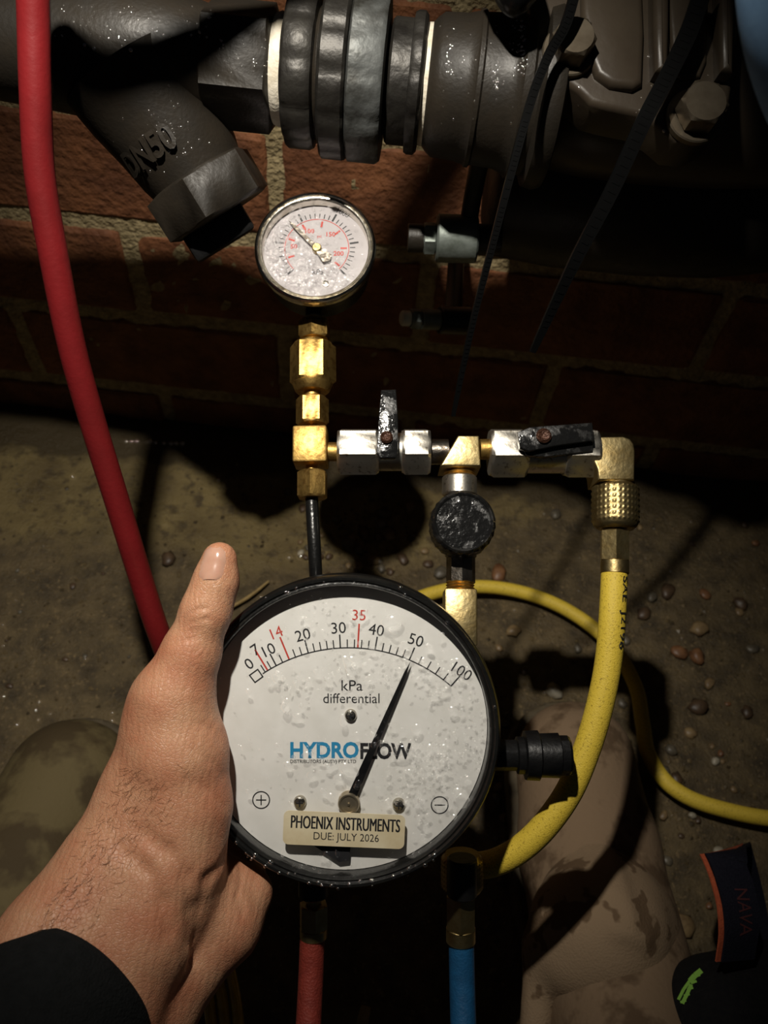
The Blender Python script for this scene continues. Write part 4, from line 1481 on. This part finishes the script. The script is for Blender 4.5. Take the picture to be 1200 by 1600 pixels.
hmb = sdf_mb(hand, (-0.185, -0.245, -0.445), (0.004, -0.008, -0.272), 0.0014)
base = P(150, 1500, 0.32)
person = link('person', hmb.mesh('person', 0, base), 'skin')
person.data.polygons.foreach_set('use_smooth', [True] * len(person.data.polygons))
person.location = base
tag(person, "person in a dark sleeve gripping the gauge with the left hand, thumb pointing up", 'person')

hsurf = Surf(hmb)
# thumbnail, laid on the thumb's surface
nm = MB()
nu, nv = 10, 12
cl = [(336, 856), (333, 880), (328, 905)]
hwid = [17, 20, 18]
grid = {}
for j in range(nv + 1):
    v = j / nv
    t = v * 2
    i0 = min(int(t), 1)
    f = t - i0
    cx = cl[i0][0] + (cl[i0 + 1][0] - cl[i0][0]) * f
    cy = cl[i0][1] + (cl[i0 + 1][1] - cl[i0][1]) * f
    hw = hwid[i0] + (hwid[i0 + 1] - hwid[i0]) * f
    if v < 0.25:
        hw *= math.sqrt(max(1 - ((0.25 - v) / 0.25) ** 2 * 0.75, 0))
    if v > 0.85:
        hw *= math.sqrt(max(1 - ((v - 0.85) / 0.15) ** 2 * 0.6, 0))
    for i in range(nu + 1):
        uu = -1 + 2 * i / nu
        x = cx + uu * hw
        y = cy + 5 * uu * uu * (0.25 if v > 0.7 else -0.4)
        dd = hsurf.depth(x, y)
        while dd is None or dd > 0.36:
            x += 1
            dd = hsurf.depth(x, y)
        lift = 0.00045 * (1 - uu ** 4)
        grid[i, j] = len(nm.v)
        nm.v.append(tuple(P(x, y, dd - lift)))
for j in range(nv):
    for i in range(nu):
        nm.f.append((grid[i, j], grid[i + 1, j], grid[i + 1, j + 1], grid[i, j + 1]))
o = part('thumbnail', nm, 'nail', person, 80, world=True)

# short hairs on the back of the wrist
hm = MB()
r_ = random.Random(12)
while len(hm.v) < 330 * 9:
    y = r_.uniform(1200, 1470)
    x = 195 - (y - 1200) * 0.55 + abs(r_.gauss(0, 50))
    dd = hsurf.depth(x, y)
    if dd is None or dd > 0.36:
        continue
    a = math.radians(r_.gauss(128, 28))
    ln = r_.uniform(9, 20)
    q = []
    for s_ in (0, 0.5, 1):
        xx, yy = x + math.cos(a + s_ * 0.3) * ln * s_, y + math.sin(a + s_ * 0.3) * ln * s_
        d2 = hsurf.depth(xx, yy)
        if d2 is None or abs(d2 - dd) > 0.006:
            break
        q.append(P(xx, yy, d2 - 0.0001 - 0.0007 * s_))
    if len(q) == 3:
        hm.tube(q, [0.00006, 0.00005, 0.00002], 3, 1, False)
part('arm_hair', hm, 'hair_brown', person, 60, world=True, kind='stuff')

# jacket sleeve with a ribbed cuff
A0, A1 = P(112, 1552, 0.320), P(-40, 1760, 0.276)
SMx = frame_to(A0, A1, C2W(0, 0, 1) - CAM_LOC)
l = (A1 - A0).length
def sw(a, z):
    return 1 + 0.012 * math.sin(5 * a + z * 90) + 0.010 * math.sin(3 * a - z * 60 + 1)
rs = 0.0368
sl = MB().lathe([(rs - 0.004, 0.012), (rs - 0.0035, 0.001), (rs - 0.001, -0.0008), (rs, 0.002), (rs + 0.0006, 0.012), (rs + 0.002, 0.03), (rs + 0.004, l), (rs, l)], 72, SMx, sw)
part('jacket_sleeve', sl, 'knit_black', person, 60, world=True, label='black jacket sleeve')

# boots, standing on the ground
Rm_ = np.array(CAM_R)
def world_z(p):
    return (p @ Rm_.T)[:, 2] + CAM_LOC.z
def wc(w):                                    # world point to camera axes
    c = CAM_INV @ Vector(w)
    return np.array((c.x, c.y, c.z))
def boot(toe_px, heel_px, w, name_m, label):
    t, h = on_floor(*toe_px, 0.045), on_floor(*heel_px, 0.045)
    t.z = h.z = 0
    ax = (h - t).normalized()
    r = w / 2
    def up(p):
        q = None
        for (s0, z0, r0_, s1, z1, r1_, k) in ((0.0, 0.026, r * 0.86, 0.07, 0.034, r * 0.90, 0.01), (0.07, 0.034, r * 0.9, 0.14, 0.055, r * 0.86, 0.015), (0.12, 0.05, r * .8, 0.20, 0.09, r * 0.8, 0.02),
                                              (0.20, 0.04, r * 0.75, 0.225, 0.03, r * 0.7, 0.02), (0.19, 0.05, r * 0.8, 0.20, 0.075, r * 0.8, 0.02)):
            a = wc(t + ax * s0 + Vector((0, 0, z0)))
            b = wc(t + ax * s1 + Vector((0, 0, z1)))
            q = smin(q, cap_(p, a, b, r0_, r1_), k)
        return smax(q, 0.012 - world_z(p), 0.003)
    def so(p):
        a, b, c = wc(t + Vector((0, 0, 0.012))), wc(t + ax * 0.10 + Vector((0, 0, 0.012))), wc(t + ax * 0.215 + Vector((0, 0, 0.012)))
        q = smin(cap_(p, a, b, r * 1.0, r * 0.98), cap_(p, b, c, r * 0.98, r * 0.78), 0.01)
        z = world_z(p)
        return smax(q, np.abs(z - 0.0105) - 0.0095, 0.002)
    lo = np.minimum(wc(t), wc(h)) * 0
    cs = [wc(t + ax * s_ + Vector((dx, dy, z))) for s_ in (-0.07, 0.29) for dx in (-0.08, 0.08) for dy in (-0.08, 0.08) for z in (-0.005, 0.24)]
    lo, hi = np.min(cs, 0), np.max(cs, 0)
    b = part('boot', sdf_mb(up, lo, hi, 0.0034), name_m, person, 0, world=True, label=label)
    b.data.polygons.foreach_set('use_smooth', [True] * len(b.data.polygons))
    s = part('sole', sdf_mb(so, lo, hi, 0.0034), 'boot_sole', b, 50, world=True)
    return up
boot((100, 1215), (-40, 1520), 0.112, 'boot_olive', 'muddy olive suede boot with stained toe')
boot((908, 1178), (955, 1560), 0.108, 'boot_tan', 'pale tan suede boot')

# khaki trouser leg over the right boot
def leg(p):
    q = None
    for a, b, k in (((925, 1375, 0.560, 76), (945, 1440, 0.530, 96), 0.012), ((945, 1440, 0.530, 96), (942, 1462, 0.515, 102), 0.012), ((990, 1350, 0.570, 34), (1026, 1474, 0.518, 30), 0.016),
                    ((905, 1445, 0.515, 70), (890, 1485, 0.512, 62), 0.015), ((850, 1480, 0.515, 30), (834, 1640, 0.50, 24), 0.010)):
        q = smin(q, cap_(p, *seg(a, b)), k)
    for i, (x0, y0, x1, y1) in enumerate(((935, 1330, 985, 1440), (900, 1350, 930, 1420), (965, 1455, 1030, 1500), (990, 1380, 1010, 1470))):
        a, b = cc(x0, y0, 0.475), cc(x1, y1, 0.455)
        e = cap_(p * np.array([1, 1, 0.05]), a * np.array([1, 1, 0.05]), b * np.array([1, 1, 0.05]), 0, 0)
        q = q - 0.0035 * np.exp(-(e / 0.006) ** 2)
    return q
cs = [cc(x, y, d) for x in (760, 1110) for y in (1180, 1700) for d in (0.40, 0.64)]
tl_ = part('trouser_leg', sdf_mb(leg, np.min(cs, 0), np.max(cs, 0), 0.0030), 'khaki_cloth', person, 0, world=True, label='stained khaki trouser leg')
tl_.data.polygons.foreach_set('use_smooth', [True] * len(tl_.data.polygons))
def thigh(p):
    return smin(cap_(p, *seg((915, 1605, 0.565, 86), (915, 1740, 0.55, 110))), cap_(p, *seg((985, 1610, 0.57, 50), (985, 1740, 0.55, 60))), 0.015)
cs = [cc(x, y, d) for x in (740, 1120) for y in (1440, 1760) for d in (0.42, 0.64)]
th_ = part('trouser_fold', sdf_mb(thigh, np.min(cs, 0), np.max(cs, 0), 0.0034), 'khaki_wet', person, 0, world=True, label='wet brown fold of the khaki trousers')
th_.data.polygons.foreach_set('use_smooth', [True] * len(th_.data.polygons))

# ------------------------------------------------------------------ black pouch with a webbing loop
def pouch(p):
    q = smin(cap_(p, *seg((1135, 1610, 0.47, 108), (1240, 1600, 0.48, 118))), cap_(p, *seg((1120, 1700, 0.47, 130), (1240, 1700, 0.48, 130))), 0.02)
    return q
cs = [cc(x, y, d) for x in (960, 1480) for y in (1440, 1960) for d in (0.38, 0.60)]
psurf_mb = sdf_mb(pouch, np.min(cs, 0), np.max(cs, 0), 0.0032)
psurf = Surf(psurf_mb)
po = thing('tool_pouch', 'rounded black tool pouch with lime green print and a navy webbing loop', 'pouch', P(1180, 1700, 0.5))
pb = part('pouch_body', psurf_mb, 'pouch_black', po, 0, world=True)
pb.data.polygons.foreach_set('use_smooth', [True] * len(pb.data.polygons))
gp = MB()
def stroke(m, pts, w, fn, lift=0.0006):
    """painted stroke laid on a body"""
    for (x0, y0), (x1, y1) in zip(pts, pts[1:]):
        n = max(int(math.hypot(x1 - x0, y1 - y0) / 4), 1)
        dx, dy = x1 - x0, y1 - y0
        ll = math.hypot(dx, dy)
        nx_, ny_ = -dy / ll * w / 2, dx / ll * w / 2
        row = []
        for k in range(n + 1):
            x, y = x0 + dx * k / n, y0 + dy * k / n
            pr_ = []
            for sgn in (-1, 1):
                d_ = psurf.depth(x + nx_ * sgn, y + ny_ * sgn)
                if d_ is None:
                    break
                pr_.append(P(x + nx_ * sgn, y + ny_ * sgn, d_ - lift))
            if len(pr_) == 2:
                row.append(pr_)
        for a, b in zip(row, row[1:]):
            m.add([a[0], a[1], b[1], b[0]], [(0, 1, 2, 3)])
stroke(gp, [(1060, 1562), (1068, 1546), (1078, 1532), (1094, 1518)], 5, pouch)
stroke(gp, [(1066, 1568), (1074, 1552), (1080, 1538)], 6, pouch)
for k in range(5):
    x, y = 1067 + k * 5.5, 1566 - k * 10
    stroke(gp, [(x - 4, y), (x + 5, y - 3)], 4, pouch)
stroke(gp, [(1078, 1533), (1086, 1524), (1096, 1516)], 9, pouch)
part('green_print', gp, 'lime_print', pb, 0, world=True)
# webbing loop: navy outside, orange lining
SX = 14
lo_ = [P(SX + 1128, 1500, 0.455), P(SX + 1134, 1455, 0.455), P(SX + 1132, 1415, 0.46), P(SX + 1122, 1375, 0.468), P(SX + 1110, 1340, 0.478), P(SX + 1114, 1330, 0.50), P(SX + 1128, 1340, 0.52), P(SX + 1150, 1420, 0.525), P(SX + 1160, 1500, 0.51)]
wdv = (C2W(1, 0.05, -0.35) - CAM_LOC)
inn = MB().ribbon(lo_, 0.022, 0.0010, wdv, 8)
part('webbing_lining', inn, 'orange_lining', po, 60, world=True, label='orange lining of the loop')
off_ = [p + (C2W(0.0030, 0.0012, 0.0022) - CAM_LOC) for p in lo_]
wb = part('webbing_loop', MB().ribbon(off_, 0.0235, 0.0014, wdv, 8), 'navy_webbing', po, 60, world=True, label='navy webbing loop with maroon lettering')
vs_, fs = textmesh('NAVA', 0.030, 0.0085, 0.0, 0.0)
Cs, _ = spline(off_[:5], [1] * 5, 8)
wl = MB()
vv = []
for (x, y, z) in vs_:
    t_ = min(max((0.45 - x / 0.066), 0), 1) * (len(Cs) - 2)
    i_ = int(t_)
    c = Cs[i_].lerp(Cs[i_ + 1], t_ - i_)
    tt = (Cs[i_ + 1] - Cs[i_]).normalized()
    dd_ = (wdv - tt * wdv.dot(tt)).normalized()
    nn = tt.cross(dd_)
    if nn.dot(CAM_LOC - c) < 0:
        nn = -nn
    vv.append(c + dd_ * (y + 0.002) + nn * 0.0011)
wl.add(vv, fs)
part('maroon_lettering', wl, 'maroon_thread', wb, 0, world=True)

# ------------------------------------------------------------------ small things on the ground
peb_spots = [(868, 1076, 15, 'white'), (780, 893, 15, 'orange'), (803, 984, 13, 'tan'), (782, 1008, 7, 'tan'), (1095, 980, 16, 'tan'), (1065, 1016, 12, 'orange'), (1092, 1022, 15, 'orange'), (1112, 1064, 10, 'tan'),
             (1095, 1100, 18, 'brown'), (1082, 1142, 11, 'tan'), (975, 1096, 9, 'grey'), (930, 1098, 8, 'tan'), (1122, 1186, 8, 'white'), (1040, 1272, 8, 'tan'), (1085, 1272, 7, 'white'), (1126, 1328, 9, 'white'),
             (1054, 1424, 14, 'tan'), (1070, 1444, 19, 'tan'), (1020, 930, 10, 'grey'), (1046, 920, 14, 'brown'), (1008, 955, 14, 'brown'), (870, 740 + 60, 10, 'grey'), (262, 870, 14, 'brown'), (690, 890, 11, 'grey'),
             (600, 800, 12, 'grey'), (570, 830, 13, 'brown'), (610, 835, 11, 'tan'), (640, 790, 10, 'tan'), (585, 870, 12, 'tan'), (545, 845, 11, 'grey'), (560, 880, 10, 'tan'), (630, 870, 10, 'brown'), (470, 860, 7, 'white'),
             (790, 1275, 9, 'tan'), (905, 1010, 8, 'grey'), (930, 1050, 9, 'brown'), (1160, 940, 13, 'brown'), (1180, 1010, 10, 'grey'), (1170, 1110, 12, 'brown'), (1050, 1170, 10, 'grey'), (1060, 1215, 12, 'brown')]
r_ = random.Random(21)
for k in range(44):
    peb_spots.append((r_.uniform(700, 1190), r_.uniform(800, 1420), r_.uniform(4, 9), r_.choice(['grey', 'brown', 'brown', 'tan', 'orange'])))
for k in range(24):
    peb_spots.append((r_.uniform(430, 700), r_.uniform(760, 910), r_.uniform(5, 9), r_.choice(['grey', 'tan', 'brown'])))
for k in range(12):
    peb_spots.append((r_.uniform(0, 300), r_.uniform(880, 1110), r_.uniform(3, 6), r_.choice(['grey', 'brown'])))
peb_mesh = {}
def pebble_mesh(i, colr):
    if (i, colr) not in peb_mesh:
        bm = bmesh.new()
        bmesh.ops.create_icosphere(bm, subdivisions=2, radius=1)
        rr = random.Random(i)
        o3 = Vector((rr.uniform(0, 50), rr.uniform(0, 50), 0))
        sx, sy = rr.uniform(0.9, 1.2), rr.uniform(0.7, 0.95)
        for v in bm.verts:
            k = 1 + 0.42 * mnoise.noise(v.co * 1.5 + o3)
            v.co = Vector((v.co.x * k * sx, v.co.y * k * sy, v.co.z * k * 0.50))
        me = bpy.data.meshes.new('pebble')
        bm.to_mesh(me)
        bm.free()
        me.polygons.foreach_set('use_smooth', [True] * len(me.polygons))
        me.materials.append(MATS['pebble_' + colr])
        peb_mesh[i, colr] = me
    return peb_mesh[i, colr]
PL = {'white': 'whitish pebble', 'tan': 'tan pebble', 'orange': 'orange-brown stone', 'grey': 'grey pebble', 'brown': 'dark brown stone'}
OWN = {(868, 1076): 'white pebble between the black bleed knob and the thick yellow hose', (780, 893): 'orange stone on the ground beside the round black knob',
       (803, 984): 'tan pebble just below the yellow ground hose beside the brass port', (1095, 980): 'large tan pebble on open earth above two orange stones',
       (1070, 1444): 'broad tan stone beside the khaki trouser leg', (1054, 1424): 'tan stone touching the broad stone beside the trouser leg',
       (1126, 1328): 'white pebble at the top of the navy webbing loop', (262, 870): 'dark brown stone between the red hose and the thumb'}
for k, (x, y, r, colr) in enumerate(peb_spots):
    w = on_floor(x, y, 0.003)
    if w.y > -0.012 or abs(w.x) > 0.78:
        continue
    dep = -(CAM_INV @ w).z
    R_ = r * dep / F
    o = bpy.data.objects.new('pebble', pebble_mesh(k % 6, colr))
    COL.objects.link(o)
    o.scale = (R_, R_, R_)
    o.rotation_euler = (0, 0, r_.uniform(0, 6.28))
    o.location = (w.x, w.y, ground_z(w.x, w.y) + R_ * 0.22)
    own = OWN.get((x, y))
    if own:
        tag(o, own, 'pebble')
    else:
        spot = ('on the dark earth by the red hose', 'by the red hose') if x < 420 else ((
            'in the gritty patch behind the black tube', 'behind the black tube') if x < 700 else (
            ('on the earth inside the yellow ground hose loop', 'inside the yellow loop') if (x < 960 and y > 930) else (
             ('on the earth below the brass elbow and the wall', 'near the wall') if y < 930 else ('on the open earth beyond the yellow ground hose', 'beyond the yellow hose'))))
        tag(o, 'small %s %s' % (PL[colr], spot[0]), 'pebble', '%s pebbles %s' % (colr, spot[1]))

# fine grit over the earth, too small to count
gr = MB()
r_ = random.Random(33)
OCT = [(1, 0, 0), (0, 1, 0), (-1, 0, 0), (0, -1, 0), (0, 0, 1), (0, 0, -0.3)]
OF = [(0, 1, 4), (1, 2, 4), (2, 3, 4), (3, 0, 4), (1, 0, 5), (2, 1, 5), (3, 2, 5), (0, 3, 5)]
for k in range(3200):
    if k < 1900:
        x, y = r_.uniform(690, 1210), r_.uniform(790, 1500)
    elif k < 2500:
        x, y = r_.gauss(560, 60), r_.gauss(840, 35)
    else:
        x, y = r_.uniform(-10, 420), r_.uniform(700, 1120)
    w = on_floor(x, y)
    if w.y > -0.01 or abs(w.x) > 0.78:
        continue
    rr = 0.0006 + 0.0021 * r_.random() ** 3
    a = r_.uniform(0, 6.28)
    M = Matrix.Translation((w.x, w.y, ground_z(w.x, w.y) + rr * 0.1)) @ Matrix.Rotation(a, 4, 'Z')
    gr.add([(p[0] * rr * r_.uniform(0.7, 1.4), p[1] * rr * r_.uniform(0.7, 1.2), p[2] * rr * r_.uniform(0.5, 0.9)) for p in OCT], OF, M)
o = solo('gravel_grit', gr, 'grit', 'fine wet grit scattered over the earth', 'grit', Vector((0, -0.2, 0)), smooth=0)
o['kind'] = 'stuff'

# beads of water on the ground that catch the torch
wbm = MB()
wet = [(196, 688, 4), (205, 688, 4), (214, 688, 5), (229, 690, 4), (235, 689, 5), (243, 690, 4), (256, 691, 4), (267, 691, 5), (275, 691, 5), (285, 692, 5), (112, 741, 6), (341, 748, 4), (22, 905, 3), (24, 937, 3), (3, 975, 4), (2, 1006, 3),
       (133, 1029, 4), (60, 1096, 4), (54, 1108, 3), (76, 1112, 3), (24, 1130, 4), (58, 1122, 3), (3, 1085, 4), (174, 1112, 4), (174, 1124, 4), (177, 1130, 5), (408, 962 - 30, 4), (452, 870, 6), (470, 868, 8), (804, 954, 5), (852, 1080, 4), (411, 935, 4)]
for (x, y, r) in wet:
    w = on_floor(x, y, 0.0)
    if w.y > -0.004:
        w.y = -0.006
    rr = r * 0.7 / F
    wbm.lathe([(rr, 0), (rr * 0.82, rr * 0.5), (rr * 0.4, rr * 0.75), (0, rr * 0.8)], 12, Matrix.Translation((w.x, w.y, ground_z(w.x, w.y) + 0.0008)))
o = solo('water_beads', wbm, 'water', 'tiny beads of water on the wet ground', 'water', Vector((0, -0.2, 0)), smooth=60)
o['kind'] = 'stuff'

# odd scraps
q = [P(560, 1640, 0.50), P(566, 1600, 0.50), P(572, 1572, 0.505)]
solo('tan_strap', MB().ribbon(q, [0.0075, 0.0075, 0.006], 0.0012, C2W(1, 0, 0.1) - CAM_LOC, 4), 'straw', 'small tan strip of webbing between the red and blue test hoses', 'strap', q[0])
q = [on_floor(330, 965, 0.006), on_floor(385, 935, 0.006), on_floor(420, 908, 0.005)]
solo('dry_twig', MB().tube(q, [0.0012, 0.0016, 0.001], 8, 4), 'straw', 'thin pale twig on the concrete beside the thumb', 'twig', q[1] - Vector((0, 0, 0.006)))
